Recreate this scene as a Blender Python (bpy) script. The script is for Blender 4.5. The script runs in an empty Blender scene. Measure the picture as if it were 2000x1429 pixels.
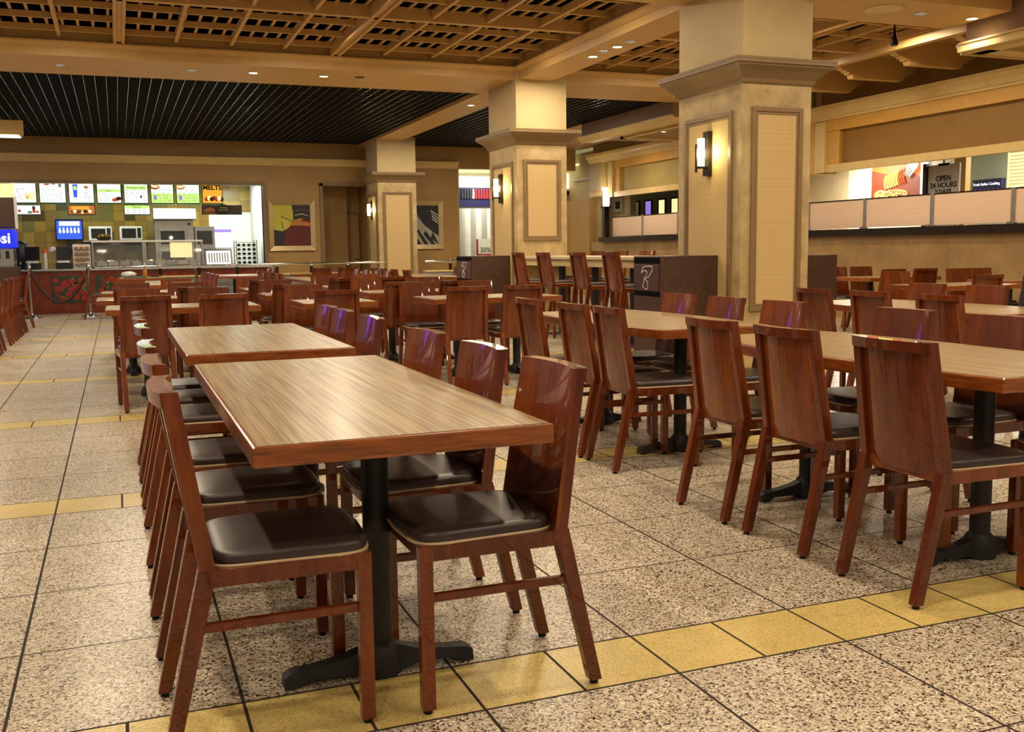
import bpy, bmesh, math, random
from mathutils import Vector, Matrix
random.seed(7)
S = bpy.context.scene
COL = S.collection

# ------------------------------------------------------------------ camera
def make_camera():
    f, yaw, pitch, roll = 1954.52, .37287, .11666, -.01305
    cy, sy, cp, sp, cr, sr = math.cos(yaw), math.sin(yaw), math.cos(pitch), math.sin(pitch), math.cos(roll), math.sin(roll)
    F = Vector((sy*cp, cy*cp, -sp)); r0 = Vector((cy, -sy, 0)); u0 = r0.cross(F)
    R = cr*r0 + sr*u0; U = -sr*r0 + cr*u0
    cam = bpy.data.cameras.new('camera'); o = bpy.data.objects.new('camera', cam); COL.objects.link(o)
    m = Matrix((R, U, -F)).transposed().to_4x4(); m.translation = Vector((0, 0, 1.2)); o.matrix_world = m
    cam.sensor_width = 36; cam.lens = f/2000*36; cam.clip_start = .05; cam.clip_end = 200
    S.camera = o
make_camera()

# ------------------------------------------------------------------ world, exposure
S.view_settings.view_transform = 'Standard'; S.view_settings.look = 'None'
S.view_settings.gamma = 1; S.view_settings.use_curve_mapping = False
S.view_settings.exposure = 0.25
S.cycles.use_denoising = True
S.cycles.max_bounces = 6; S.cycles.diffuse_bounces = 3; S.cycles.glossy_bounces = 3
S.cycles.transmission_bounces = 4; S.cycles.transparent_max_bounces = 6
S.cycles.caustics_reflective = False; S.cycles.caustics_refractive = False
S.cycles.sample_clamp_indirect = 4.0
S.cycles.use_adaptive_sampling = True; S.cycles.adaptive_threshold = .03
w = bpy.data.worlds.new('world'); S.world = w; w.use_nodes = True
w.node_tree.nodes['Background'].inputs[0].default_value = (1, .84, .64, 1)
w.node_tree.nodes['Background'].inputs[1].default_value = .19

def lamp(kind, loc, power, color, size=.2, rot=(0, 0, 0), spot=None, blend=.6, parent=None, name='light'):
    d = bpy.data.lights.new(name, kind); d.energy = power; d.color = color
    if kind == 'AREA': d.shape = 'DISK'; d.size = size
    else: d.shadow_soft_size = size
    if kind == 'SPOT': d.spot_size = spot; d.spot_blend = blend
    o = bpy.data.objects.new(name, d); COL.objects.link(o); o.location = loc; o.rotation_euler = rot
    if parent: o.parent = parent
    return o
WARM = (1, .82, .58); WARM2 = (1, .86, .66); COOL = (.95, 1, .85)

# ------------------------------------------------------------------ materials
def lin(c): return tuple(((v/255)/12.92 if v/255 <= .04045 else ((v/255+.055)/1.055)**2.4) for v in c)
class N:
    def __init__(s, name):
        s.m = bpy.data.materials.new(name); s.m.use_nodes = True; s.t = s.m.node_tree; s.b = s.t.nodes['Principled BSDF']
    def n(s, kind, **k):
        x = s.t.nodes.new(kind)
        for a, v in k.items():
            if a.startswith('i_'): x.inputs[a[2:].replace('_', ' ')].default_value = v
            else: setattr(x, a, v)
        return x
    def l(s, a, b): s.t.links.new(a, b)
    def val(s, sock, v):
        if isinstance(v, bpy.types.NodeSocket): s.l(v, sock)
        else: sock.default_value = v
    def math(s, op, a, b=0.0, c=0.0):
        x = s.n('ShaderNodeMath', operation=op); s.val(x.inputs[0], a); s.val(x.inputs[1], b); s.val(x.inputs[2], c); return x.outputs[0]
    def ramp(s, f, stops, interp='LINEAR'):
        x = s.n('ShaderNodeValToRGB'); x.color_ramp.interpolation = interp; e = x.color_ramp.elements
        while len(e) < len(stops): e.new(.5)
        for q, (p, c) in zip(e, stops): q.position = p; q.color = (*c, 1)
        s.l(f, x.inputs[0]); return x.outputs[0]
    def mix(s, f, a, b):
        x = s.n('ShaderNodeMix', data_type='RGBA'); s.val(x.inputs[0], f)
        for i, v in ((6, a), (7, b)):
            if isinstance(v, bpy.types.NodeSocket): s.l(v, x.inputs[i])
            else: x.inputs[i].default_value = (*v, 1)
        return x.outputs[2]
    def coord(s, scale=(1, 1, 1), which='Object', loc=(0, 0, 0)):
        t = s.n('ShaderNodeTexCoord'); m = s.n('ShaderNodeMapping'); m.inputs['Scale'].default_value = scale; m.inputs['Location'].default_value = loc
        s.l(t.outputs[which], m.inputs[0]); return m.outputs[0]
    def geo(s, scale=(1, 1, 1)):
        t = s.n('ShaderNodeNewGeometry'); m = s.n('ShaderNodeMapping'); m.inputs['Scale'].default_value = scale
        s.l(t.outputs['Position'], m.inputs[0]); return m.outputs[0]
    def noise(s, v, scale, detail=3, rough=.5):
        x = s.n('ShaderNodeTexNoise'); x.inputs['Scale'].default_value = scale; x.inputs['Detail'].default_value = detail; x.inputs['Roughness'].default_value = rough
        s.l(v, x.inputs['Vector']); return x.outputs['Fac']
    def bump(s, f, st=.2, d=.01):
        x = s.n('ShaderNodeBump'); x.inputs['Strength'].default_value = st; x.inputs['Distance'].default_value = d; s.l(f, x.inputs['Height']); s.l(x.outputs[0], s.b.inputs['Normal'])
    def base(s, v):
        if isinstance(v, bpy.types.NodeSocket): s.l(v, s.b.inputs['Base Color'])
        else: s.b.inputs['Base Color'].default_value = (*v, 1)
    def p(s, rough=.5, metal=0, coat=0, coatr=.05, spec=.5):
        s.b.inputs['Roughness'].default_value = rough; s.b.inputs['Metallic'].default_value = metal
        s.b.inputs['Coat Weight'].default_value = coat; s.b.inputs['Coat Roughness'].default_value = coatr
        s.b.inputs['Specular IOR Level'].default_value = spec

M = {}
def plain(name, c, rough=.6, metal=0, coat=0, var=.06, scale=8, spec=.5):
    """a plain paint or plastic with a slight mottling of its own"""
    k = N(name); c = lin(c); k.p(rough, metal, coat, spec=spec)
    f = k.noise(k.geo(), scale)
    k.base(k.ramp(f, [(.3, tuple(v*(1-var) for v in c)), (.7, tuple(min(1, v*(1+var)) for v in c))]))
    M[name] = k.m; return k.m
def glow(name, c, s, var=None):
    k = N(name); c = lin(c); k.base(tuple(v*.3 for v in c))
    k.b.inputs['Emission Color'].default_value = (*c, 1); k.b.inputs['Emission Strength'].default_value = s
    M[name] = k.m; return k.m

def m_lacquer():
    k = N('lacquered_mahogany'); k.p(.42, 0, .8, .025, .2)
    v = k.coord((9, 9, 1.6)); f = k.noise(v, 2.2, 5, .6)
    info = k.n('ShaderNodeObjectInfo')
    a = k.ramp(f, [(.25, lin((72, 27, 7))), (.5, lin((90, 37, 10))), (.78, lin((112, 51, 14)))])
    b = k.ramp(f, [(.25, lin((92, 38, 8))), (.5, lin((118, 54, 12))), (.78, lin((146, 76, 20)))])
    k.base(k.mix(info.outputs['Random'], a, b)); M['lacquer'] = k.m
m_lacquer()
def m_edge():
    k = N('table_edge_wood'); k.p(.28, 0, .5, .1)
    f = k.noise(k.coord((3, 3, 40)), 3, 5, .6); k.base(k.ramp(f, [(.3, lin((98, 48, 14))), (.55, lin((142, 76, 26))), (.75, lin((166, 96, 36)))])); M['edge'] = k.m
m_edge()
def m_laminate(name, sc):
    k = N(name); k.p(.36, 0, .15, .2, .4)
    f1 = k.noise(k.coord(sc), 1, 3, .55)
    f2 = k.noise(k.coord(tuple(v*.25 for v in sc)), 1, 2, .5)
    f = k.math('ADD', k.math('MULTIPLY', f1, .75), k.math('MULTIPLY', f2, .25))
    c = k.ramp(f, [(.32, lin((66, 48, 26))), (.42, lin((108, 84, 50))), (.52, lin((146, 122, 78))), (.66, lin((176, 154, 108)))])
    k.base(c); M[name] = k.m
m_laminate('laminate_y', (330, 2.2, 1)); m_laminate('laminate_x', (2.2, 330, 1))
def m_vinyl():
    k = N('dark_brown_vinyl'); k.p(.34, 0, 0, spec=.5)
    f = k.noise(k.coord((1, 1, 1)), 300, 2); k.base(lin((56, 46, 44))); k.bump(f, .08, .001); M['vinyl'] = k.m
m_vinyl()
plain('piping', (196, 176, 140), .5)
plain('glide', (30, 26, 24), .35, .6)
def m_iron():
    k = N('black_cast_iron'); k.p(.5, .3); f = k.noise(k.geo(), 220, 3); k.base(lin((40, 40, 42))); k.bump(f, .25, .001); M['iron'] = k.m
m_iron()
def m_floor():
    k = N('terrazzo_tiles'); k.p(.25, 0, 0, spec=.4)
    g = k.n('ShaderNodeNewGeometry'); sp = k.n('ShaderNodeSeparateXYZ'); k.l(g.outputs['Position'], sp.inputs[0])
    x, y = sp.outputs[0], sp.outputs[1]
    T, P, Y0, BW = .5842, 2.655, 2.36, .295
    ux = k.math('DIVIDE', k.math('SUBTRACT', x, 2.005-T*40), T)
    fx = k.math('FRACT', ux)
    vy = k.math('MODULO', k.math('SUBTRACT', y, Y0-P*10), P)
    band = k.math('LESS_THAN', vy, BW)
    fy = k.math('FRACT', k.math('DIVIDE', k.math('SUBTRACT', vy, BW), (P-BW)/4))
    g1 = .0045
    def near(f, per, wd):   # a joint where the fraction f of period per is within wd of a whole number
        return k.math('LESS_THAN', k.math('MINIMUM', f, k.math('SUBTRACT', 1.0, f)), wd/per)
    jx = near(fx, T, g1); jy = near(fy, (P-BW)/4, g1*.8)
    jx2 = near(k.math('FRACT', k.math('MULTIPLY', ux, 2)), T/2, g1)
    jb = k.math('LESS_THAN', k.math('MINIMUM', k.math('ABSOLUTE', k.math('SUBTRACT', vy, BW)), k.math('MINIMUM', vy, k.math('SUBTRACT', P, vy))), g1)
    j = k.math('MAXIMUM', k.math('MAXIMUM', jx, k.math('MULTIPLY', jx2, band)), k.math('MAXIMUM', jb, k.math('MULTIPLY', jy, k.math('SUBTRACT', 1.0, band))))
    def vor(scale, out='Color'):
        v = k.n('ShaderNodeTexVoronoi'); v.inputs['Scale'].default_value = scale; k.l(g.outputs['Position'], v.inputs['Vector']); return v.outputs[out]
    s1 = k.n('ShaderNodeSeparateColor'); k.l(vor(165), s1.inputs[0])
    s2 = k.n('ShaderNodeSeparateColor'); k.l(vor(290), s2.inputs[0])
    chips = k.ramp(s1.outputs[0], [(0, lin((40, 30, 24))), (.11, lin((116, 78, 48))), (.18, lin((168, 154, 132))), (.36, lin((202, 191, 170))), (.78, lin((214, 204, 184))), (.92, lin((240, 234, 218)))], 'CONSTANT')
    chips2 = k.ramp(s2.outputs[1], [(0, lin((46, 34, 28))), (.12, lin((140, 104, 70))), (.18, (1, 1, 1))], 'CONSTANT')
    dk = k.n('ShaderNodeMix', data_type='RGBA', blend_type='DARKEN'); dk.inputs[0].default_value = .6
    k.l(chips, dk.inputs[6]); k.l(chips2, dk.inputs[7]); grey = dk.outputs[2]
    ch3 = k.ramp(s2.outputs[0], [(0, lin((168, 142, 74))), (.12, lin((204, 182, 112))), (.7, lin((216, 196, 128)))], 'CONSTANT')
    tile = k.n('ShaderNodeCombineXYZ'); k.l(k.math('FLOOR', ux), tile.inputs[0]); k.l(k.math('FLOOR', k.math('DIVIDE', k.math('SUBTRACT', y, Y0), P/4.5)), tile.inputs[1])
    wn = k.n('ShaderNodeTexWhiteNoise'); k.l(tile.outputs[0], wn.inputs[0])
    big = k.math('ADD', k.math('MULTIPLY', wn.outputs[0], .10), k.math('MULTIPLY', k.noise(k.geo(), 1.3, 3), .22))
    tone = k.math('ADD', .84, big)
    c = k.mix(band, grey, ch3)
    sc = k.n('ShaderNodeVectorMath', operation='SCALE'); k.l(c, sc.inputs[0]); k.l(tone, sc.inputs['Scale'])
    c = k.mix(j, sc.outputs[0], lin((44, 34, 26)))
    k.base(c)
    k.l(k.math('ADD', k.math('MULTIPLY', j, .5), k.math('ADD', .24, k.math('MULTIPLY', k.noise(k.geo(), 3, 3), .10))), k.b.inputs['Roughness'])
    M['floor'] = k.m
m_floor()
def m_plaster():
    k = N('faux_stone_plaster'); k.p(.55)
    v = k.geo(); a = k.noise(v, 3, 6, .65); b = k.noise(v, 9, 6, .7); fine = k.noise(v, 120, 3)
    c = k.ramp(a, [(.3, lin((150, 126, 82))), (.6, lin((188, 166, 120))), (.8, lin((204, 184, 138)))])
    st = k.ramp(b, [(.60, (0, 0, 0)), (.70, (1, 1, 1))])
    s = k.n('ShaderNodeSeparateColor'); k.l(st, s.inputs[0])
    c = k.mix(k.math('MULTIPLY', s.outputs[0], .55), c, lin((120, 90, 54))); k.base(c); k.bump(fine, .15, .003); M['plaster'] = k.m
m_plaster()
def m_plaster2():
    k = N('brown_wall_plaster'); k.p(.5)
    a = k.noise(k.geo(), 1.6, 6, .65)
    k.base(k.ramp(a, [(.3, lin((128, 98, 58))), (.55, lin((154, 124, 78))), (.75, lin((172, 144, 98)))])); M['wallplaster'] = k.m
m_plaster2()
def m_fabric():
    k = N('woven_fabric_panel'); k.p(.8)
    v = k.geo(); s = k.n('ShaderNodeSeparateXYZ'); k.l(v, s.inputs[0])
    h = k.math('ADD', s.outputs[0], s.outputs[1])
    def band(inp, sc, sd):
        c = k.n('ShaderNodeCombineXYZ'); k.l(k.math('MULTIPLY', inp, sc), c.inputs[0]); c.inputs[1].default_value = sd; return k.noise(c.outputs[0], 1, 2)
    f = k.math('ADD', k.math('MULTIPLY', band(h, 130, 1), .5), k.math('MULTIPLY', band(s.outputs[2], 130, 4), .5))
    k.base(k.ramp(f, [(.35, lin((166, 136, 86))), (.5, lin((196, 168, 116))), (.65, lin((216, 190, 140)))])); k.bump(f, .3, .002); M['fabric'] = k.m
m_fabric()
plain('upper_plaster', (196, 176, 132), .6, scale=4, spec=.3)
plain('moulding', (128, 104, 70), .45, scale=12)
plain('cream', (214, 186, 122), .45)
plain('beam', (202, 164, 100), .5, scale=3, var=.05)
plain('lattice', (204, 164, 102), .55, scale=6, var=.08)
plain('gold_brown', (140, 102, 34), .55, scale=3, var=.05)
plain('olive', (168, 148, 84), .6, scale=3)
plain('orange_buff', (204, 156, 70), .5)
plain('mauve', (150, 122, 100), .6)
plain('tan_wall', (168, 132, 76), .5, scale=2, var=.08)
plain('beige_wall', (190, 172, 138), .6)
plain('black', (4, 4, 4), .9, spec=.1)
plain('blacklouvre', (7, 7, 9), .5, 0)
plain('dark_metal', (44, 32, 26), .35, .6)
plain('bright_line', (214, 216, 220), .25, 1)
plain('chrome', (206, 206, 206), .14, 1)
plain('steel', (168, 168, 166), .28, .9)
plain('plastic_black', (18, 18, 20), .35)
plain('plastic_grey', (90, 92, 96), .4)
plain('white', (224, 224, 216), .45)
plain('white_rough', (208, 210, 206), .7)
plain('grey_wall', (150, 146, 146), .6)
plain('brown_laminate', (72, 48, 34), .4, scale=20, var=.2)
plain('red', (156, 24, 22), .5)
plain('dark_red', (96, 22, 18), .6)
plain('navy', (22, 26, 70), .4)
plain('rope', (54, 22, 14), .6)
plain('green', (14, 104, 62), .4)
plain('dark_green', (30, 56, 34), .5)
plain('leafy', (70, 130, 40), .5)
plain('tomato', (150, 28, 16), .35)
plain('bread', (186, 120, 58), .7)
plain('amber', (190, 120, 30), .2)
plain('coat', (24, 22, 24), .85)
plain('yellow', (220, 196, 90), .5)
plain('orange', (226, 120, 40), .5)
plain('pasta', (240, 196, 96), .5)
plain('silver_frame', (186, 164, 118), .35, .5)
plain('charcoal', (34, 30, 28), .5)
plain('light_grey', (170, 168, 160), .5)
plain('maroon', (110, 30, 20), .5)
plain('yellow_green', (188, 182, 60), .5)
plain('ink', (30, 34, 40), .6)
plain('grey_green', (160, 172, 150), .5)
plain('door_tan', (176, 136, 82), .5)
glow('downlight', (255, 236, 190), 14)
glow('unlit_lens_glow', (190, 180, 160), .35)  # unlit lenses emit too: their pale brightness is painted as a faint glow
glow('sconce_glass', (255, 236, 176), 3.2)
glow('menu_white', (236, 250, 240), 1.15)
glow('menu_green', (190, 232, 120), 1.0)
glow('menu_orange', (236, 166, 50), .9)
glow('menu_text', (120, 140, 130), .6)
glow('screen_blue', (40, 80, 235), 1.2)
glow('screen_white', (235, 236, 255), 1.3)
glow('tube_white', (250, 255, 240), 2.2)
glow('oven_lamp', (255, 240, 200), 14)
glow('poster_orange', (220, 120, 30), .9)
glow('poster_dark', (150, 60, 20), .7)
glow('poster_yellow', (250, 214, 100), 1.2)
glow('poster_red', (220, 90, 30), .9)
glow('lit_panel', (255, 244, 206), 1.6)
glow('purple_tube', (150, 70, 255), 16)
glow('lilac', (150, 120, 220), .8)
glow('drink_blue', (20, 40, 220), .9)
glow('photo_food', (200, 110, 60), .8)
glow('photo_red', (170, 40, 30), .8)
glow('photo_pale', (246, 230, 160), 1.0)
def m_glass(name='clear_glass', tint=(.5, .55, .52), alpha=.09):
    k = N(name); k.p(.03, 0, 0, spec=.8); k.base(tint); k.b.inputs['Alpha'].default_value = alpha; M[name] = k.m
m_glass()
def m_tilewall(name, size, cols, grout, rough=.3, axis=(0, 2)):
    k = N(name); k.p(rough)
    g = k.n('ShaderNodeNewGeometry'); s = k.n('ShaderNodeSeparateXYZ'); k.l(g.outputs['Position'], s.inputs[0])
    a = k.math('DIVIDE', k.math('ADD', s.outputs[axis[0]], 50.03), size); b = k.math('DIVIDE', k.math('ADD', s.outputs[axis[1]], 50.02), size)
    c = k.n('ShaderNodeCombineXYZ'); k.l(k.math('FLOOR', a), c.inputs[0]); k.l(k.math('FLOOR', b), c.inputs[1])
    wn = k.n('ShaderNodeTexWhiteNoise'); k.l(c.outputs[0], wn.inputs[0])
    col = k.ramp(wn.outputs[0], cols, 'CONSTANT')
    fa, fb = k.math('FRACT', a), k.math('FRACT', b)
    j = k.math('LESS_THAN', k.math('MINIMUM', fa, fb), .05)
    k.base(k.mix(j, col, grout)); M[name] = k.m
m_tilewall('kitchen_tile', .25, [(0, lin((156, 128, 52))), (.40, lin((134, 106, 44))), (.70, lin((120, 110, 56))), (.84, lin((78, 66, 30)))], lin((110, 92, 44)))
m_tilewall('counter_tile', .10, [(0, lin((116, 42, 16))), (.4, lin((126, 48, 20))), (.7, lin((104, 36, 14)))], lin((110, 38, 18)))
m_tilewall('white_tile', .11, [(0, lin((232, 226, 200))), (.6, lin((226, 222, 196)))], lin((170, 166, 150)), axis=(1, 2))
def m_ribbed():
    k = N('ribbed_resin_panel'); k.p(.4)
    g = k.n('ShaderNodeNewGeometry'); s = k.n('ShaderNodeSeparateXYZ'); k.l(g.outputs['Position'], s.inputs[0])
    f = k.math('SINE', k.math('MULTIPLY', s.outputs[2], 260))
    k.base(k.ramp(k.math('ADD', k.math('MULTIPLY', f, .5), .5), [(0, lin((216, 184, 158))), (1, lin((238, 208, 182)))])); k.bump(f, .3, .002); M['ribbed'] = k.m
m_ribbed()

# ------------------------------------------------------------------ mesh building
class MB:
    def __init__(s): s.v = []; s.f = []; s.mi = []; s.sm = []; s.mats = []
    def mat(s, m):
        m = M[m] if isinstance(m, str) else m
        if m not in s.mats: s.mats.append(m)
        return s.mats.index(m)
    def add(s, vs, fs, m=None, smooth=False):
        k = len(s.v); i = s.mat(m) if m is not None else 0
        s.v += [tuple(v) for v in vs]
        for f in fs: s.f.append(tuple(k+a for a in f)); s.mi.append(i); s.sm.append(smooth)
        return s
    def box(s, x0, x1, y0, y1, z0, z1, m=None):
        return s.hexa([(x0, y0, z0), (x1, y0, z0), (x1, y1, z0), (x0, y1, z0), (x0, y0, z1), (x1, y0, z1), (x1, y1, z1), (x0, y1, z1)], m)
    def hexa(s, p, m=None):
        return s.add(p, [(0, 3, 2, 1), (4, 5, 6, 7), (0, 1, 5, 4), (1, 2, 6, 5), (2, 3, 7, 6), (3, 0, 4, 7)], m)
    def rbox(s, x0, x1, y0, y1, z0, z1, b, m=None):
        """box with bevelled edges"""
        bm = bmesh.new(); vs = [bm.verts.new(c) for c in [(x0, y0, z0), (x1, y0, z0), (x1, y1, z0), (x0, y1, z0), (x0, y0, z1), (x1, y0, z1), (x1, y1, z1), (x0, y1, z1)]]
        for f in [(0, 3, 2, 1), (4, 5, 6, 7), (0, 1, 5, 4), (1, 2, 6, 5), (2, 3, 7, 6), (3, 0, 4, 7)]: bm.faces.new([vs[i] for i in f])
        return s.bev(bm, b, m)
    def rhexa(s, p, b, m=None):
        bm = bmesh.new(); vs = [bm.verts.new(c) for c in p]
        for f in [(0, 3, 2, 1), (4, 5, 6, 7), (0, 1, 5, 4), (1, 2, 6, 5), (2, 3, 7, 6), (3, 0, 4, 7)]: bm.faces.new([vs[i] for i in f])
        return s.bev(bm, b, m)
    def rprism(s, poly, z0, z1, b, m=None):
        bm = bmesh.new(); n = len(poly)
        lo = [bm.verts.new((x, y, z0)) for x, y in poly]; hi = [bm.verts.new((x, y, z1)) for x, y in poly]
        bm.faces.new(lo[::-1]); bm.faces.new(hi)
        for i in range(n): bm.faces.new([lo[i], lo[(i+1) % n], hi[(i+1) % n], hi[i]])
        return s.bev(bm, b, m, angle=True)
    def bev(s, bm, b, m, angle=False):
        bmesh.ops.recalc_face_normals(bm, faces=bm.faces)
        es = [e for e in bm.edges if not angle or (e.calc_face_angle(0) > .6)]
        if b > 0: bmesh.ops.bevel(bm, geom=es, offset=b, segments=2, affect='EDGES', profile=.6)
        bm.verts.index_update()
        s.add([v.co[:] for v in bm.verts], [[v.index for v in f.verts] for f in bm.faces], m); bm.free(); return s
    def prism(s, poly, axis, a0, a1, m=None):
        """poly in the two other axes (in xyz order), extruded along axis"""
        n = len(poly)
        def P(u, v, a): return {'x': (a, u, v), 'y': (u, a, v), 'z': (u, v, a)}[axis]
        vs = [P(u, v, a0) for u, v in poly]+[P(u, v, a1) for u, v in poly]
        fs = [tuple(range(n))[::-1], tuple(range(n, 2*n))]+[(i, (i+1) % n, (i+1) % n+n, i+n) for i in range(n)]
        return s.add(vs, fs, m)
    def lathe(s, prof, c=(0, 0), m=None, n=16, smooth=True):
        vs = []; fs = []
        for r, z in prof:
            for i in range(n): a = 2*math.pi*i/n; vs.append((c[0]+r*math.cos(a), c[1]+r*math.sin(a), z))
        for j in range(len(prof)-1):
            for i in range(n): fs.append((j*n+i, j*n+(i+1) % n, (j+1)*n+(i+1) % n, (j+1)*n+i))
        s.add(vs, fs, m, smooth); 
        return s.add([vs[i] for i in range(n)], [tuple(range(n))[::-1]], m).add([vs[(len(prof)-1)*n+i] for i in range(n)], [tuple(range(n))], m)
    def cyl(s, x, y, z0, z1, r, m=None, n=16): return s.lathe([(r, z0), (r, z1)], (x, y), m, n)
    def tube(s, pts, r, m=None, n=8):
        pts = [Vector(p) for p in pts]; vs = []; fs = []
        for i, p in enumerate(pts):
            d = (pts[min(i+1, len(pts)-1)]-pts[max(i-1, 0)]).normalized()
            a = d.cross(Vector((0, 0, 1)) if abs(d.z) < .9 else Vector((1, 0, 0))).normalized(); b = d.cross(a)
            rr = r[i] if isinstance(r, (list, tuple)) else r
            for k in range(n): t = 2*math.pi*k/n; vs.append(p+a*rr*math.cos(t)+b*rr*math.sin(t))
        for i in range(len(pts)-1):
            for k in range(n): fs.append((i*n+k, i*n+(k+1) % n, (i+1)*n+(k+1) % n, (i+1)*n+k))
        s.add(vs, fs, m, True)
        return s.add([vs[k] for k in range(n)]+[vs[-n+k] for k in range(n)], [tuple(range(n)), tuple(range(n, 2*n))[::-1]], m)
    def ball(s, c, r, m=None, n=10, sz=1.0, noise=0):
        prof = []; vs = []; fs = []
        rows = n//2+1
        for j in range(rows):
            t = math.pi*(j/(rows-1)) ; rr = r*max(math.sin(t), .02); z = c[2]+r*sz*math.cos(t)
            for i in range(n):
                a = 2*math.pi*i/n; q = 1+noise*(random.random()-.5); vs.append((c[0]+rr*q*math.cos(a), c[1]+rr*q*math.sin(a), z))
        for j in range(rows-1):
            for i in range(n): fs.append((j*n+i, (j+1)*n+i, (j+1)*n+(i+1) % n, j*n+(i+1) % n))
        return s.add(vs, fs, m, True)
    def mesh(s, name):
        me = bpy.data.meshes.new(name); me.from_pydata(s.v, [], s.f)
        for m in s.mats: me.materials.append(m)
        me.polygons.foreach_set('material_index', s.mi); me.polygons.foreach_set('use_smooth', s.sm)
        bm = bmesh.new(); bm.from_mesh(me); bmesh.ops.recalc_face_normals(bm, faces=bm.faces); bm.to_mesh(me); bm.free()
        me.update(); return me
    def obj(s, name, mat=None, parent=None, label=None, cat=None, group=None, kind=None, loc=None, rot=None):
        if mat is not None and not s.mats: s.mat(mat)
        o = bpy.data.objects.new(name, s.mesh(name)); COL.objects.link(o)
        if parent: o.parent = parent
        if loc: o.location = loc
        if rot: o.rotation_euler = rot
        tag(o, label, cat, group, kind); return o
def tag(o, label=None, cat=None, group=None, kind=None):
    if label: o['label'] = label
    if cat: o['category'] = cat
    if group: o['group'] = group
    if kind: o['kind'] = kind
    return o
def thing(name, label, cat, loc=(0, 0, 0), rz=0, group=None):
    o = bpy.data.objects.new(name, None); o.empty_display_size = .1; COL.objects.link(o)
    o.location = loc; o.rotation_euler = (0, 0, rz); return tag(o, label, cat, group)
def struct(name, mb, mat=None, parent=None): return mb.obj(name, mat, parent, kind='structure')
def copy_tree(o, parent=None):
    c = o.copy(); COL.objects.link(c)
    if parent: c.parent = parent
    for ch in list(o.children): copy_tree(ch, c)
    return c
def text_obj(name, body, size, mat, loc, rot, parent=None, extrude=.004, align='CENTER', sx=1, bold=0.0):
    cu = bpy.data.curves.new('t', 'FONT'); cu.body = body; cu.size = size; cu.extrude = extrude; cu.align_x = align; cu.align_y = 'CENTER'; cu.offset = bold; cu.resolution_u = 3
    t = bpy.data.objects.new('t', cu); COL.objects.link(t)
    me = bpy.data.meshes.new_from_object(t.evaluated_get(bpy.context.evaluated_depsgraph_get())); me.name = name
    bpy.data.objects.remove(t); bpy.data.curves.remove(cu)
    me.materials.clear(); me.materials.append(M[mat])
    for v in me.vertices: v.co.x *= sx
    o = bpy.data.objects.new(name, me); COL.objects.link(o); o.location = loc; o.rotation_euler = rot
    if parent: o.parent = parent
    return o
FR = (math.pi/2, 0, 0)                 # text that faces -Y
FL = (math.pi/2, 0, -math.pi/2)        # text that faces -X
def disc(mb, cx, cy, z, rx, ry, th, m, n=24, axis='y'): ...

# ================================================================== THE ROOM
ZB = 3.6       # underside of the beams
ZL = 3.82      # underside of the timber lattice
XC0, XC1 = 5.44, 6.21
struct('floor', MB().box(-9, 17, -4, 30, -.1, 0), 'floor')
# far wall with the serving opening, alcove and picture bay
fw = MB()
YW = 23.5
fw.box(-9, 3.16, YW, YW+.2, 2.70, 4.5).box(3.16, 4.535, YW, YW+.2, 0, 4.5).box(4.535, 5.62, YW, YW+.2, 2.70, 4.5).box(5.62, 7.83, YW, YW+.2, 0, 4.5)
fw.box(7.83, 11, YW, YW+.2, 3.15, 4.5)
struct('wall_far', fw, 'tan_wall')
al = MB().box(4.535, 5.25, YW+.75, YW+.85, 0, 2.75).box(4.45, 4.535, YW+.2, YW+.85, 0, 2.75).box(5.62, 5.70, YW+.2, YW+1.2, 0, 2.75).box(4.45, 5.7, YW+.2, YW+1.2, 2.72, 2.80)
al.box(5.20, 5.62, YW+1.1, YW+1.2, 0, 2.75)
struct('wall_alcove', al, 'tan_wall')
d = MB().rbox(5.30, 5.60, YW+1.04, YW+1.1, 0, 2.08, .004, 'door_tan').box(5.27, 5.30, YW+1.02, YW+1.1, 0, 2.13, 'moulding').box(5.27, 5.62, YW+1.02, YW+1.1, 2.08, 2.13, 'moulding')
dd = struct('door_1', d)
MB().tube([(5.55, YW+1.04, 1.0), (5.55, YW+.99, 1.0), (5.46, YW+.99, 1.0)], .012).cyl(5.55, YW+1.02, .97, 1.03, .02).obj('door_handle', 'chrome', dd)
MB().box(5.40, 5.44, YW+1.02, YW+1.04, 1.22, 1.32).obj('door_plate', 'steel', dd)
t = MB()
t.box(4.455, 4.535, YW-.04, YW, 0, 2.76).box(4.455, 5.62, YW-.04, YW, 2.70, 2.78)
t.box(-9, 3.24, YW-.03, YW, 2.70, 2.76).box(3.16, 3.24, YW-.03, YW+.2, 0, 2.70)
struct('trim_1', t, 'moulding')
def cornice_y(mb, x, sgn, y0, y1, z0, z1, out, m='cream'):
    """stepped crown moulding running along Y; out = how far it stands out"""
    h = z1-z0
    P = [(0, 0), (.25, 0), (.3, .18), (.42, .2), (.6, .5), (.85, .72), (.85, .84), (1, .86), (1, 1), (0, 1)]
    return mb.prism([(x+sgn*out*a, z0+h*b) for a, b in P], 'y', y0, y1, m)
def cornice_x(mb, y, sgn, x0, x1, z0, z1, out, m='cream'):
    h = z1-z0
    P = [(0, 0), (.25, 0), (.3, .18), (.42, .2), (.6, .5), (.85, .72), (.85, .84), (1, .86), (1, 1), (0, 1)]
    return mb.prism([(y+sgn*out*a, z0+h*b) for a, b in P], 'x', x0, x1, m)
struct('trim_2', cornice_x(MB(), YW, -1, -9, 7.83, 3.14, 3.30, .14))
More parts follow.
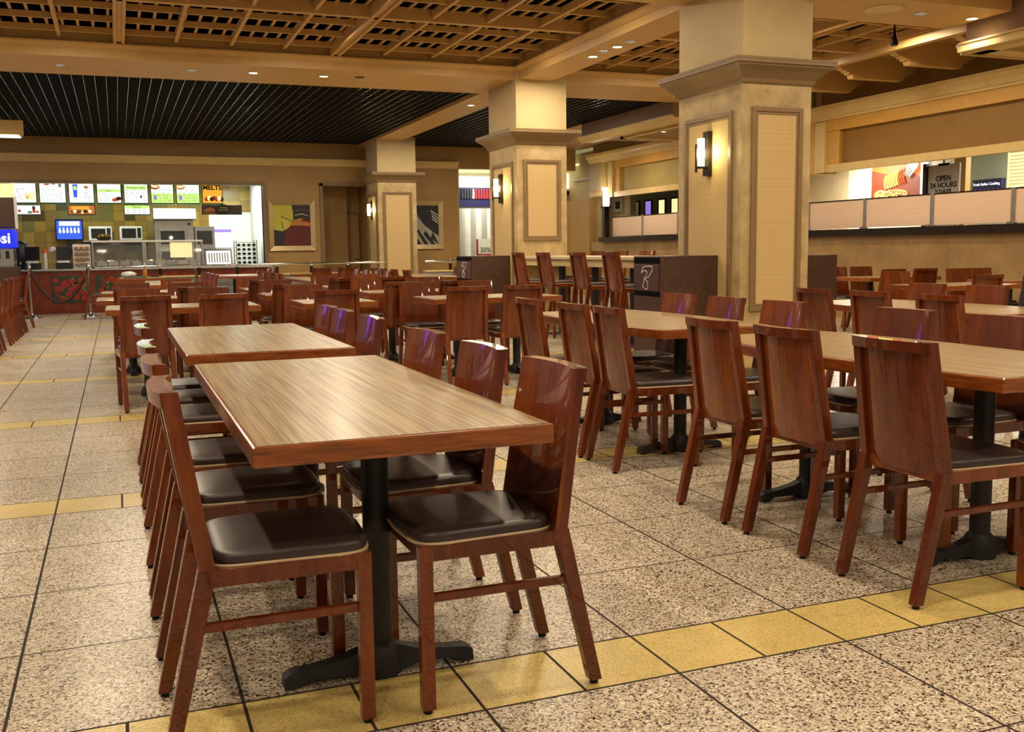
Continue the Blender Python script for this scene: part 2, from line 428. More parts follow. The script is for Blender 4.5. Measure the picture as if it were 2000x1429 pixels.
# ceiling beams
b = MB()
b.box(-9, 9.4, 13.65, 15.0, ZB, 3.93)                        # cross beam beyond the lattice bay
b.box(-9, 8.85, 8.15, 9.06, ZB, 3.93)                        # cross beam over the near column
b.box(5.48, 6.0, -3, 8.15, ZB, 3.93).box(5.48, 6.0, 9.06, 13.65, ZB, 3.93).box(5.40, 6.0, 15.0, 23.5, ZB, 3.93)
struct('trim_3', b, 'beam')
c = MB()
for (x0, x1) in ((-9, 5.48), (6.0, 9.6)):
    cornice_x(c, 13.65, -1, x0, x1, 3.70, 3.77, .07, 'beam'); cornice_x(c, 9.06, 1, x0, x1, 3.70, 3.77, .07, 'beam')
    cornice_x(c, 15.0, 1, x0, min(x1, 8.85), 3.60, 3.64, .06, 'orange_buff')
cornice_y(c, 5.48, -1, 9.1, 13.6, 3.70, 3.77, .07, 'beam'); cornice_y(c, 6.0, 1, 9.1, 13.6, 3.66, 3.72, .07, 'beam')
struct('trim_4', c)
# timber lattice: Y bars, X bars, small slats over them
def lattice(name, x0, x1, y0, y1):
    mb = MB(); k0 = math.ceil((x0-.17)/.67)
    k = k0
    while .17+.67*k < x1:
        x = .17+.67*k
        if k % 4 == 0: mb.box(x-.065, x-.03, y0, y1, ZL-.05, ZL+.11).box(x+.03, x+.065, y0, y1, ZL-.05, ZL+.11).box(x-.03, x+.03, y0, y1, ZL-.03, ZL+.11)
        else: mb.box(x-.022, x+.022, y0, y1, ZL, ZL+.088)
        k += 1
    j = 0; y = 13.38
    while y > y0:
        if y < y1:
            if j % 4 == 3: mb.box(x0, x1, y-.045, y+.045, ZL-.03, ZL+.11)
            else: mb.box(x0, x1, y-.018, y+.018, ZL+.02, ZL+.088)
        y -= .667; j += 1
    x = x0+.08
    while x < x1: mb.box(x-.016, x+.016, y0, y1, ZL+.09, ZL+.112); x += .1675
    return struct(name, mb, 'lattice')
lattice('ceiling', -8.9, 5.48, 9.06, 13.65)
lattice('ceiling', -8.9, 5.48, 3.0, 8.15)
lattice('ceiling', 6.0, 9.62, 9.06, 13.65)
struct('ceiling', MB().box(-9, 14, -4, 30, 4.5, 4.6).box(-9, 5.4, 15.0, 23.5, 3.86, 3.9).box(6.0, 8.85, 15.0, 23.5, 3.86, 3.9), 'black')
struct('ceiling', MB().box(6.0, 11.3, -3, 8.15, 3.75, 3.85).box(-9, 5.48, -4, 3.0, 3.9, 3.95), 'beam')
# black louvre ceiling with pale seams
mb = MB(); ln = MB()
for (x0, x1) in ((-9, 5.4), (6.0, 8.85)):
    y = 15.06
    while y < 23.5: mb.box(x0, x1, y-.006, y+.006, 3.655, 3.75); y += .13
    x = math.ceil(x0/.15)*.15
    while x < x1: ln.box(x-.003, x+.003, 15.06, 23.5, 3.648, 3.70); x += .15
struct('ceiling', mb, 'blacklouvre'); struct('trim_5', ln, 'bright_line')
# ------------------------------------------------------------------ right wall
XR = 11.0
rw = MB()
rw.box(XR, XR+.15, 1, 22.6, 0, 1.33)
struct('wall_right', rw, 'wallplaster')
struct('trim_6', MB().box(XR-.10, XR+.28, 1, 22.0, 1.33, 1.44), 'dark_metal')
struct('wall_right_upper', MB().box(XR+.06, XR+.2, 1, 13.98, 2.41, 3.9), 'gold_brown')
struct('wall_right_upper', MB().box(XR+.06, XR+.2, 14.2, 22.6, 2.41, 3.9), 'olive')
fr = MB()
for (y0, y1, lp) in ((1, 13.98, .55), (14.3, 21.6, .5)):
    fr.box(XR-.02, XR+.08, y0, y1, 2.38, 2.50, 'cream').box(XR-.02, XR+.08, y0, y1, 3.04, 3.22, 'orange_buff').box(XR-.05, XR+.08, y1-lp*.45, y1, 2.38, 3.2, 'cream').box(XR+.0, XR+.08, y1-lp, y1-lp*.45, 2.45, 3.1, 'orange_buff')
fr.box(XR-.02, XR+.4, 13.98, 14.3, 2.38, 3.3, 'orange_buff')
struct('trim_7', fr)
c = MB(); cornice_y(c, XR, -1, 1, 22.6, 3.22, 3.44, .18, 'cream'); struct('trim_8', c)
struct('wall_right_frieze', MB().box(XR+.12, XR+.3, 1, 15, 3.44, 4.2), 'upper_plaster')
struct('ceiling', MB().box(9.62, XR+.3, 9.06, 15, ZL+.02, ZL+.1), 'tan_wall')
struct('trim_9', MB().box(9.56, 9.68, 9.06, 13.65, 3.70, 4.0), 'beam')
# dropped soffit boxes
so = MB().box(8.95, XR+.1, -1, 8.85, 3.36, 3.9, 'mauve').box(8.85, XR+.1, 15.0, 18.6, 3.36, 3.9, 'mauve').box(8.85, XR+.1, 18.6, 23.5, 3.66, 3.9, 'tan_wall')
so.box(9.2, XR-.3, -1, 8.6, 3.33, 3.36, 'olive')
struct('ceiling', so)
c = MB()
cornice_y(c, 8.95, -1, -1, 8.85, 3.28, 3.40, .12); cornice_y(c, 8.85, -1, 15.0, 18.6, 3.28, 3.40, .10)
cornice_x(c, 8.85, 1, 8.9, XR, 3.28, 3.40, .10); c.box(9.0, XR, 8.6, 8.85, 3.30, 3.36, 'cream').box(8.85, 9.1, 15.0, 18.6, 3.30, 3.36, 'cream').box(8.83, 9.2, -1, 8.85, 3.30, 3.36, 'cream')
for (x0, x1, y0, y1) in ((9.35, 10.9, 15.4, 17.9),):
    c.box(x0, x1, y0, y0+.12, 3.31, 3.36, 'cream').box(x0, x1, y1-.12, y1, 3.31, 3.36, 'cream').box(x0, x0+.12, y0, y1, 3.31, 3.36, 'cream').box(x1-.12, x1, y0, y1, 3.31, 3.36, 'cream')
struct('trim_10', c)
# rafter tails with scrolled ends
def tail(y, i):
    x0, x1, zt, zb = 9.62, 11.1, 3.84, 3.55
    h = zt-zb
    def endp(x, s):
        P = [(0, 1), (0, .78), (.012, .62), (.045, .48), (.09, .38), (.13, .36), (.135, .30), (.17, .27), (.18, .20), (.22, .16), (.24, 0)]
        return [(x+s*a*1.25, zb+h*b) for a, b in P]
    poly = endp(x0, 1)+endp(x1, -1)[::-1]
    return poly
for i, y in enumerate((13.0, 11.9, 10.8, 9.7)):
    who = ('farthest', 'second farthest', 'second nearest', 'nearest')[i]
    MB().prism(tail(y, i), 'y', y-.06, y+.06, 'beam').obj('rafter_tail', None, None, f'{who} of the scrolled tan timber brackets above the right wall cornice', 'rafter', 'scrolled rafter tails over the right wall')
# ------------------------------------------------------------------ pony-wall partitions
posts = [21.55, 20.05, 18.5, 17.0, 15.6, 14.22, 12.83, 11.42, 10.0, 8.58, 7.2]
names = ['first from the tall white lamp', 'second from the tall white lamp', 'third from the tall white lamp, half hidden by column', 'fourth from the tall white lamp', 'fifth from the tall white lamp', 'leftmost right of the big column, below the tiled wall', 'below the pasta poster', 'below the open sign', 'rightmost at the picture edge']
for i in range(len(posts)-1):
    y1, y0 = posts[i], posts[i+1]
    nm = names[i] if i < len(names) else 'last on the right, past the picture edge'
    if not nm: continue
    t = thing('partition_panel', f'pink ribbed partition panel on dark ledge, {nm}', 'partition', (XR+.05, y0, 1.44), 0, 'ribbed partition panels on the right wall ledge')
    L = y1-y0
    MB().box(-.01, .01, .03, L-.03, .02, .46).obj('pane', 'ribbed', t)
    MB().box(-.015, .015, .0, L, .455, .475).obj('top_rail', 'dark_metal', t)
    MB().rbox(-.03, .03, -.03, .03, 0, .48, .006).box(-.04, .04, .03, .09, 0, .03).obj('post', 'steel', t)
# ------------------------------------------------------------------ columns
def column(label, x0, x1, y0, y1, pr, pl):
    t = thing('column', label, 'column', (0, 0, 0))
    MB().box(x0, x1, y0, y1, 0, 2.72).obj('shaft', 'plaster', t)
    MB().box(x0, x1, y0, y1, 2.86, ZB+.35).obj('upper_shaft', 'upper_plaster', t)
    cap = MB(); prof = [(.0, 2.68), (.02, 2.70), (.03, 2.73), (.05, 2.75), (.10, 2.80), (.145, 2.83), (.145, 2.845), (.165, 2.85), (.165, 2.88)]
    for (o0, z0), (o1, z1) in zip(prof, prof[1:]):
        cap.add([(x0-o0, y0-o0, z0), (x1+o0, y0-o0, z0), (x1+o0, y1+o0, z0), (x0-o0, y1+o0, z0), (x0-o1, y0-o1, z1), (x1+o1, y0-o1, z1), (x1+o1, y1+o1, z1), (x0-o1, y1+o1, z1)],
                [(0, 1, 5, 4), (1, 2, 6, 5), (2, 3, 7, 6), (3, 0, 4, 7)])
    o = .165; cap.box(x0-o, x1+o, y0-o, y1+o, 2.878, 2.90)
    cap.obj('capital', 'moulding', t)
    def frame(a0, a1, z0, z1, face):
        w = .045; d = .022
        fm = MB(); fb = MB()
        for (p0, p1, q0, q1) in ((a0, a1, z1-w, z1), (a0, a1, z0, z0+w), (a0, a0+w, z0+w-.002, z1-w+.002), (a1-w, a1, z0+w-.002, z1-w+.002)):
            if face == 'y': fm.rbox(p0, p1, y0-d, y0+.002, q0, q1, .006)
            else: fm.rbox(x0-d, x0+.002, p0, p1, q0, q1, .006)
        w2 = w+.004
        for (p0, p1, q0, q1) in ((a0+w2, a1-w2, z1-w2-.02, z1-w2), (a0+w2, a1-w2, z0+w2, z0+w2+.02), (a0+w2, a0+w2+.02, z0+w2+.02, z1-w2-.02), (a1-w2-.02, a1-w2, z0+w2+.02, z1-w2-.02)):
            if face == 'y': fm.box(p0, p1, y0-d*.6, y0+.002, q0, q1)
            else: fm.box(x0-d*.6, x0+.002, p0, p1, q0, q1)
        if face == 'y': fb.box(a0+w, a1-w, y0-.008, y0+.002, z0+w, z1-w)
        else: fb.box(x0-.008, x0+.002, a0+w, a1-w, z0+w, z1-w)
        f = fm.obj('panel_frame', 'moulding', t); fb.obj('fabric_panel', 'fabric', f)
    frame(x0+.10, x1-.10, pr, 2.48, 'y'); frame(y0+.14, y1-.14, pl, 2.46, 'x')
    return t
column('nearest and largest tan column with sconce and woven panels', XC0, XC1, 8.0, 9.12, .58, .58)
column('middle tan column with sconce, behind the bar stools', XC0, XC1+.02, 13.62, 14.75, 1.31, .58)
column('farthest tan column with sconce beside the recessed door', XC0-.02, XC1+.08, 21.8, 22.85, .58, .58)
def sconce(label, yp):
    t = thing('wall_sconce', label, 'wall lamp', (XC0, yp, 1.88), 0, 'sconces on the columns')
    MB().rbox(-.055, -.008, -.05, .05, 0, .425, .005).obj('backplate', 'dark_metal', t)
    MB().box(-.16, -.05, -.02, .02, .07, .09).rbox(-.165, -.15, -.012, .012, .03, .30, .002).cyl(-.105, 0, .07, .088, .042, None, 16).obj('bracket', 'dark_metal', t)
    MB().cyl(-.105, 0, .088, .355, .036, None, 20).obj('glass_shade', 'sconce_glass', t)
    lamp('POINT', (-.09, -.10, .22), 4.5, (1, .85, .42), .05, parent=t)
    lamp('POINT', (-.09, .10, .22), 1.2, (1, .85, .42), .05, parent=t)
sconce('lit glass sconce on the nearest tan column', 8.53)
sconce('lit glass sconce on the middle tan column behind the bar stools', 14.2)
sconce('lit glass sconce on the farthest tan column', 22.35)

# ================================================================== CHAIRS
def chair_proto(name, zs=.45, zt=.872, foot=.515, stool=False):
    """faces +Y; origin on the floor"""
    t = thing(name, 'proto', 'stool' if stool else 'chair')
    ky0, ky1 = -.122, -.165                       # knee, inner and outer
    ty0, ty1 = -.190, -.228                       # top, inner and outer
    fy1 = .25-foot; fy0 = fy1+.036
    zr = zs-.042
    # seat
    def outline(k):
        P = []
        n = 40
        for i in range(n):
            a = 2*math.pi*i/n; ca, sa = math.cos(a), math.sin(a); e = .28
            u = math.copysign(abs(ca)**e, ca); v = math.copysign(abs(sa)**e, sa)
            hw = .178+.020*(v+1)/2
            y = .055+v*.190
            if v > 0: y += .016*(1-u*u)*v
            P.append((u*hw*k, .055+(y-.055)*k))
        return P
    mb = MB(); rings = [(1.0, zs+.003), (1.010, zs+.010), (1.006, zs+.022), (.985, zs+.030), (.94, zs+.0345), (.8, zs+.037), (.4, zs+.039), (.02, zs+.039)]
    vs = []; fs = []; n = 40
    for kk, z in rings: vs += [(x, y, z) for x, y in outline(kk)]
    for j in range(len(rings)-1):
        for i in range(n): fs.append((j*n+i, j*n+(i+1) % n, (j+1)*n+(i+1) % n, (j+1)*n+i))
    mb.add(vs, fs, 'vinyl', True); mb.add(vs[:n], [tuple(range(n))[::-1]], 'vinyl')
    seat = mb.obj('seat', None, t)
    mb = MB(); vs = []; fs = []
    for kk, z in ((1.0, zs-.004), (1.022, zs-.002), (1.022, zs+.004), (1.0, zs+.006)): vs += [(x, y, z) for x, y in outline(kk)]
    for j in range(3):
        for i in range(n): fs.append((j*n+i, j*n+(i+1) % n, (j+1)*n+(i+1) % n, (j+1)*n+i))
    mb.add(vs, fs, 'piping', True).obj('piping', None, seat)
    # rails under the seat
    mb = MB()
    for s in (-1, 1):
        a, b_ = sorted((s*.165, s*.198))
        mb.rhexa([(a, -.14, zr), (b_, -.14, zr), (b_, .225, zr), (a, .225, zr), (a, -.14, zs), (b_, -.14, zs), (b_, .225, zs), (a, .225, zs)], .003)
    mb.rbox(-.17, .17, .218, .246, zr, zs, .004).rbox(-.17, .17, -.150, -.125, zr, zs, .003)
    mb.obj('seat_rail', 'lacquer', t)
    # legs
    for s in (-1, 1):
        a, b_ = sorted((s*.165, s*.200))
        MB().rhexa([(a, .214, .012), (b_, .214, .012), (b_, .25, .012), (a, .25, .012), (a, .214, zs), (b_, .214, zs), (b_, .25, zs), (a, .25, zs)], .004, 'lacquer').cyl((a+b_)/2, .232, 0, .014, .012, 'glide', 10).obj('leg', None, t)
        MB().rhexa([(a, fy1, .012), (b_, fy1, .012), (b_, fy0, .012), (a, fy0, .012), (a, ky1-.002, zs+.004), (b_, ky1-.002, zs+.004), (b_, ky0, zs+.004), (a, ky0, zs+.004)], .004, 'lacquer').cyl((a+b_)/2, (fy0+fy1)/2, 0, .014, .012, 'glide', 10).obj('leg', None, t)
        hs = .297 if not stool else .30
        yr = ky0+(fy0-ky0)*(1-hs/zs)
        a, b_ = sorted((s*.172, s*.192))
        MB().rhexa([(a, yr-.012, hs), (b_, yr-.012, hs), (b_, .216, hs), (a, .216, hs), (a, yr-.008, hs+.022), (b_, yr-.008, hs+.022), (b_, .216, hs+.022), (a, .216, hs+.022)], .003).obj('stretcher', 'lacquer', t)
    if stool:
        MB().rbox(-.17, .17, .220, .242, .24, .262, .003).obj('stretcher', 'lacquer', t)
    # back: a thin curved shell, open behind, inside a rim
    nx, nz = 12, 5; c = .024; zb0 = zs-.025
    def front(sx, tt):
        y = ky0+(ty0-ky0)*tt-c*(1-sx*sx)
        return (sx*(.200-.018*tt), y, zb0+(zt+.008-zb0)*tt)
    mb = MB(); vs = []; fs = []
    for j in range(nz+1):
        for i in range(nx+1): vs.append(front(-1+2*i/nx, j/nz))
    off = len(vs)
    for j in range(nz+1):
        for i in range(nx+1):
            x, y, z = front(-1+2*i/nx, j/nz); vs.append((x, y-.012, z))
    W = nx+1
    for j in range(nz):
        for i in range(nx):
            q = (j*W+i, j*W+i+1, (j+1)*W+i+1, (j+1)*W+i); fs.append(q); fs.append(tuple(off+a for a in q[::-1]))
    mb.add(vs, fs, 'lacquer', True)
    rim = []
    for i in range(nx): rim += [(i, off+i, off+i+1, i+1), (nz*W+i, nz*W+i+1, off+nz*W+i+1, off+nz*W+i)]
    for j in range(nz): rim += [(j*W, (j+1)*W, off+(j+1)*W, off+j*W), (j*W+nx, off+j*W+nx, off+(j+1)*W+nx, (j+1)*W+nx)]
    mb.add(vs, rim, 'lacquer')
    mb.obj('backrest', None, t)
    mb = MB(); th = .026
    for s in (-1, 1):       # stiles
        P = []
        for tt in (0, 1):
            xo, y, z = front(s, tt); y -= .012; xi = xo-s*.032
            lo = sorted([(xo, y), (xi, y)]); P += [(lo[0][0], y-th, z), (lo[1][0], y-th, z), (lo[1][0], y+.001, z), (lo[0][0], y+.001, z)]
        mb.rhexa(P, .003, 'lacquer')
    for i in range(nx):     # curved head rail
        a, b_ = -1+2*i/nx, -1+2*(i+1)/nx
        (xa, ya, zt_), (xb, yb, _) = front(a, 1), front(b_, 1)
        ya -= .012; yb -= .012; z0 = zt_-.036
        mb.hexa([(xa, ya-th, z0), (xb, yb-th, z0), (xb, yb, z0), (xa, ya, z0), (xa, ya-th-.003, zt_), (xb, yb-th-.003, zt_), (xb, yb, zt_), (xa, ya, zt_)], 'lacquer')
    mb.obj('back_frame', None, t)
    return t
CH = chair_proto('dining_chair'); CH_used = [False]
ST = chair_proto('bar_stool', .76, 1.14, .53, True); ST_used = [False]
DIR = {'+y': 0, '-y': math.pi, '+x': -math.pi/2, '-x': math.pi/2}
def place(proto, used, x, y, d, label, group, jig=0.0):
    o = proto if not used[0] else copy_tree(proto)
    used[0] = True
    o.location = (x, y, 0); o.rotation_euler = (0, 0, DIR[d]+jig); o['label'] = label; o['group'] = group
    return o
def chair(x, y, d, label, group, jig=0.0): return place(CH, CH_used, x, y, d, label, group, jig)

# ================================================================== TABLES
TZ = .755
def table(label, cx, cy, wx, ly, shape='rect', group=None, base='two', rz=0, grain='y'):
    t = thing('dining_table', label, 'table', (cx, cy, 0), rz, group)
    hw, hl = wx/2, ly/2
    if shape == 'boat':
        e, m = hw-.085, hw; n = 10; poly = []
        for i in range(n+1): v = -1+2*i/n; poly.append((e+(m-e)*(1-v*v), v*hl))
        for i in range(n+1): v = 1-2*i/n; poly.append((-(e+(m-e)*(1-v*v)), v*hl))
    else: poly = [(hw, -hl), (hw, hl), (-hw, hl), (-hw, -hl)]
    MB().rprism(poly, TZ-.05, TZ, .006, 'edge').obj('tabletop', None, t)
    k = .012
    inner = [(x-math.copysign(k, x), y-math.copysign(k, y)*(1 if abs(y) > hl-.01 else 0)) for x, y in poly]
    MB().prism(inner, 'z', TZ-.002, TZ+.0012, 'laminate_'+grain).obj('laminate_surface', None, t)
    def foot(axis, yy):
        mb = MB()
        mb.hexa([(-.031, yy-.031, .0), (.031, yy-.031, .0), (.031, yy+.031, .0), (-.031, yy+.031, .0), (-.031, yy-.031, .085), (.031, yy-.031, .085), (.031, yy+.031, .085), (-.031, yy+.031, .085)], 'iron')
        for s in (-1, 1):
            prof = [(.03, .085, .030), (.10, .062, .032), (.20, .046, .028), (.255, .042, .034), (.275, .030, .030)]
            sec = [(.03, .0, .085)]+[(a, .018 if a < .24 else .0, h) for a, h, w in prof[1:]]
            for (a0, l0, h0), (a1, l1, h1), p0, p1 in zip(sec, sec[1:], prof, prof[1:]):
                w0, w1 = p0[2], p1[2]
                pts = [(a0, -w0, l0), (a1, -w1, l1), (a1, w1, l1), (a0, w0, l0), (a0, -w0*.7, h0), (a1, -w1*.7, h1), (a1, w1*.7, h1), (a0, w0*.7, h0)]
                if axis == 'x': pts = [(s*p[0], yy+p[1], p[2]) for p in pts]
                else: pts = [(p[1], yy+s*p[0], p[2]) for p in pts]
                mb.hexa(pts, 'iron')
        return mb
    if base == 'two':
        for s in (-1, 1):
            yy = s*(hl-.40)
            mb = MB().cyl(0, yy, .03, TZ-.06, .038, 'iron', 20).lathe([(.062, .0), (.062, .05), (.052, .08), (.040, .095)], (0, yy), 'iron', 20).rbox(-.16, .16, yy-.12, yy+.12, TZ-.06, TZ-.05, .002, 'iron')
            mb.obj('pedestal', None, t)
            foot('x', yy).obj('foot', None, t)
    else:
        xs = (-.3, .3) if base == 'twox' else (0,)
        for xx in xs:
            mb = MB().cyl(xx, 0, .03, TZ-.06, .038, 'iron', 16).lathe([(.07, 0), (.07, .04), (.055, .07), (.04, .09)], (xx, 0), 'iron', 16).rbox(xx-.14, xx+.14, -.12, .12, TZ-.06, TZ-.05, .002, 'iron')
            mb.obj('pedestal', None, t)
            f = foot('y', 0)
            if base != 'twox': f2 = foot('x', 0); f.add(f2.v, f2.f, 'iron')
            o = f.obj('foot', None, t); o.location = (xx, 0, 0)
    return t
ORD = ['nearest', 'second', 'third', 'fourth']
def long_table(desc, tl, cx, cy, wx, ly, shape, lx, lys, rx, rys, grp, jl=None, jr=None):
    table(tl, cx, cy, wx, ly, shape, 'wood-grain dining tables')
    for i, y in enumerate(lys): chair(lx, y, '+x', f'{ORD[i]} glossy mahogany chair along the left side of {desc}', grp, (jl or [0]*9)[i])
    for i, y in enumerate(rys): chair(rx, y, '-x', f'{ORD[i]} glossy mahogany chair along the right side of {desc}', grp, (jr or [0]*9)[i])
long_table('the nearest straight-edged table', 'nearest straight-edged table with striped wood laminate at lower left', .641, 3.25, .752, 1.88, 'rect', .305, (2.60, 3.23, 3.81), .925, (2.585, 3.17, 3.83), 'chairs around the long tables', [0, .015, 0], [0, 0, .03])
long_table('the second straight-edged table', 'second straight-edged table, directly behind the nearest one', .636, 5.45, .752, 1.76, 'rect', .31, (4.76, 5.34, 5.84), .925, (4.77, 5.42, 5.86), 'chairs around the long tables')
long_table('the nearest boat-shaped table', 'nearest boat-shaped table, at the right edge of the picture', 3.035, 3.36, .865, 1.84, 'boat', 2.645, (2.675, 3.27, 3.80), 3.40, (2.62, 3.29, 3.89), 'chairs around the long tables', [0, .01, 0], [0, 0, .0])
long_table('the middle boat-shaped table', 'middle boat-shaped table in front of the litter bin and large column', 3.05, 5.58, .865, 1.80, 'boat', 2.675, (4.86, 5.32, 6.02), 3.36, (4.80, 5.39, 5.96), 'chairs around the long tables', [-.05, 0, 0])
long_table('the far right boat-shaped table', 'farthest boat-shaped table, right of the large column', 5.42, 5.60, .865, 1.95, 'boat', 5.0, (4.88, 5.50, 6.10), 5.84, (5.05, 5.68, 6.28), 'chairs around the long tables')
# small tables in rows, chairs facing each other along Y
GRP = 'chairs around the small tables'
def small(row, blk, cx, y0, wx, near, far, base='one', dep=.72, dn=.50, df=.47, jn=None):
    T = f'{row} {blk} table'
    table(f'{T} with pale wood-grain top, in the rows of small tables', cx, y0+dep/2, wx, dep, 'rect', 'small wood-grain tables in rows', base, 0, 'x')
    for i, x in enumerate(near):
        side = '' if len(near) == 1 else (' left' if i == 0 else ' right')
        chair(x, y0+.25-dn+.04, '+y', f'dark{side} chair on the near side of the {T}', GRP, (jn or [0]*9)[i])
    for i, x in enumerate(far):
        side = '' if len(far) == 1 else (' left' if i == 0 else ' right')
        chair(x, y0+dep-.25+df-.04, '-y', f'dark{side} chair on the far side of the {T}', GRP, 0)
small('first-row', 'left four-seat', .50, 8.62, 1.22, (.17, .76), (.17, .78), 'twox', jn=[.09, 0], dn=.60)
small('second-row', 'left four-seat', .20+.20, 10.42, 1.22, (.14, .70), (.13, .68), 'twox')
small('third-row', 'left four-seat', .42, 12.22, 1.22, (.14, .70), (.13, .68), 'twox')
small('first-row', 'middle two-seat', 1.80, 8.66, .66, (1.68,), (1.66,))
small('second-row', 'middle two-seat', 1.74, 10.50, .66, (1.60,), (1.66,))
small('third-row', 'middle two-seat', 1.74, 12.25, .66, (1.58,), (1.60,))
small('first-row', 'inner four-seat', 3.28, 8.66, 1.26, (2.82, 3.34), (2.80, 3.42), 'twox')
small('second-row', 'inner four-seat', 3.08, 10.36, 1.24, (2.70, 3.28), (2.68, 3.42), 'twox')
small('third-row', 'inner four-seat', 3.02, 12.25, 1.24, (2.50, 3.06), (2.56, 3.14), 'twox')
# two tables by the right wall and one nearer
small('wall-side', 'middle', 9.80, 10.55, 1.2, (9.2, 9.72), (9.53, 9.98), 'twox')
small('wall-side', 'nearest', 8.45, 8.02, 1.15, (8.1,), (8.32,), 'twox')
small('wall-side', 'rightmost', 10.2, 8.62, 1.2, (), (9.85, 10.2), 'twox')
# long tables at the back of the room
def back_table(desc, cx, cy, ly, lx, lys, rx, rys):
    table(f'{desc} with pale wood-grain top, at the back of the room', cx, cy, .76, ly, 'rect', 'small wood-grain tables in rows', 'two')
    for i, y in enumerate(lys): chair(lx, y, '+x', f'{ORD[i]} dark chair along the left side of the {desc}', 'chairs at the back tables')
    for i, y in enumerate(rys): chair(rx, y, '-x', f'{ORD[i]} dark chair along the right side of the {desc}', 'chairs at the back tables')
back_table('back left long table', .62, 16.2, 2.4, 9, (), 1.12, (15.2, 16.0, 16.8, 17.5))
back_table('back middle long table', 3.08, 16.4, 2.4, 2.45, (15.1, 15.8, 16.6, 17.4), 3.68, (15.2, 15.9, 16.6, 17.3))
back_table('back right long table', 5.00, 16.9, 2.6, 4.60, (15.9, 16.7, 17.4, 18.1), 5.7, (16.2, 17.0, 17.8))
back_table('far table with dirty tray', .40, 20.2, 1.5, -.36, (20.3,), 9, ())
back_table('far pedestal table', 2.15, 20.2, 1.3, 1.62, (20.5,), 2.62, (19.9, 20.5))
back_table('left edge long table', -2.05, 16.2, 2.6, 9, (), -1.62, (15.0, 15.75, 16.5, 17.3))
back_table('left edge near table', -2.05, 13.4, 1.3, 9, (), -1.62, (13.3, 13.9))
table('farthest table before the low wall near the two-picture column', 4.0, 20.3, 1.5, .7, 'rect', 'small wood-grain tables in rows', 'twox', 0, 'x')
chair(-1.60, 18.5, '-x', 'lone dark chair beside the left rope post', 'chairs at the back tables', .05)
chair(3.7, 19.75, '+y', 'left dark chair at the farthest table before the low wall', 'chairs at the back tables')
chair(4.2, 19.75, '+y', 'right dark chair at the farthest table before the low wall', 'chairs at the back tables')
# ------------------------------------------------------------------ bar between the columns and its stools
t = thing('bar_counter', 'long tan high counter running between the near and middle columns', 'counter', (5.8, 11.3, 0))
MB().rbox(-.34, .40, -2.18, 2.35, 1.05, 1.09, .006).obj('countertop', 'beige_wall', t)
MB().box(-.30, .36, -2.17, 2.33, .96, 1.05).obj('apron', 'upper_plaster', t)
for y in (-1.6, -.55, .5, 1.55):
    MB().cyl(0.0, y, .02, .96, .05, 'iron', 16).lathe([(.24, 0), (.24, .015), (.06, .03)], (0, y), 'iron', 20).obj('pedestal', None, t)
for i, y in enumerate((9.73, 10.57, 11.58, 12.42)):
    place(ST, ST_used, 5.17, y, '+x', f'tall brown stool on the near side of the high counter, {("rightmost", "second from right", "second from left", "leftmost")[i]}', 'bar stools')
for i, y in enumerate((11.9, 12.65, 13.4)):
    place(ST, ST_used, 6.42, y, '-x', f'tall brown stool on the far side of the high counter, {("right one", "middle one", "left one")[i]}', 'bar stools')
# ------------------------------------------------------------------ litter bins
def litter_bin(label, x0, x1, y0, y1, h, emblem=True):
    t = thing('litter_bin', label, 'bin', (x0, y0, 0), 0, 'brown cabinet litter bins')
    W, D = x1-x0, y1-y0
    MB().rbox(.0, W, 0, D, 0, h, .004).obj('cabinet', 'brown_laminate', t)
    if emblem:
        MB().box(-.004, .004, .02, D-.02, h-.07, h-.015).obj('opening', 'black', t)
        dr = MB().rbox(-.012, .004, .03, D-.03, h-.335, h-.085, .003).obj('flap', 'brown_laminate', t)
        MB().box(-.006, .004, .02, D-.02, h-.385, h-.34).obj('slot', 'black', t)
        cy = D*.45
        def pl(pts, cl=True):
            P = [(-.014, cy-u*.115, h-.20+v*.10) for u, v in pts]
            return P+[P[0]] if cl else P
        hand = [(-.95, .35), (-.8, .85), (-.4, 1.02), (.5, 1.05), (.85, 1.0), (.85, .65), (.5, .2), (.2, -.05), (-.5, -.1), (-.1, .15), (.0, .45), (-.3, .62), (-.65, .6)]
        bag = [(-.45, -.12), (.1, -.5), (.1, -1.05), (-.1, -1.2), (-.75, -1.0)]
        MB().tube(pl(hand), .004, None, 6).tube(pl(bag), .004, None, 6).obj('hand_emblem', 'white', dr)
litter_bin('brown wooden litter bin with hand emblem against the large column', 4.80, 5.43, 8.36, 8.90, 1.11)
litter_bin('brown wooden litter bin with hand emblem against the middle column', 4.83, 5.43, 13.9, 14.62, 1.10)
litter_bin('plain dark brown cabinet right of the large column', 6.22, 7.34, 8.95, 9.45, 1.09, False)
# coat at the right edge
mb = MB(); vs = []; fs = []
nx, nz = 10, 8
for j in range(nz+1):
    for i in range(nx+1):
        u = i/nx; v = j/nz; a = 2*math.pi*u
        r = .20+.10*(1-v)+.02*math.sin(5*a+3*v)
        vs.append((6.02+.55*r*math.cos(a), 5.12+r*1.05*math.sin(a), .38+.62*v-.04*abs(math.sin(a))*v))
W = nx+1
for j in range(nz):
    for i in range(nx): fs.append((j*W+i, j*W+i+1, (j+1)*W+i+1, (j+1)*W+i))
mb.add(vs, fs, 'coat', True); mb.add([vs[nz*W+i] for i in range(nx)], [tuple(range(nx))], 'coat')
mb.obj('coat', None, None, 'black coat draped over a chair back at the right picture edge', 'coat')

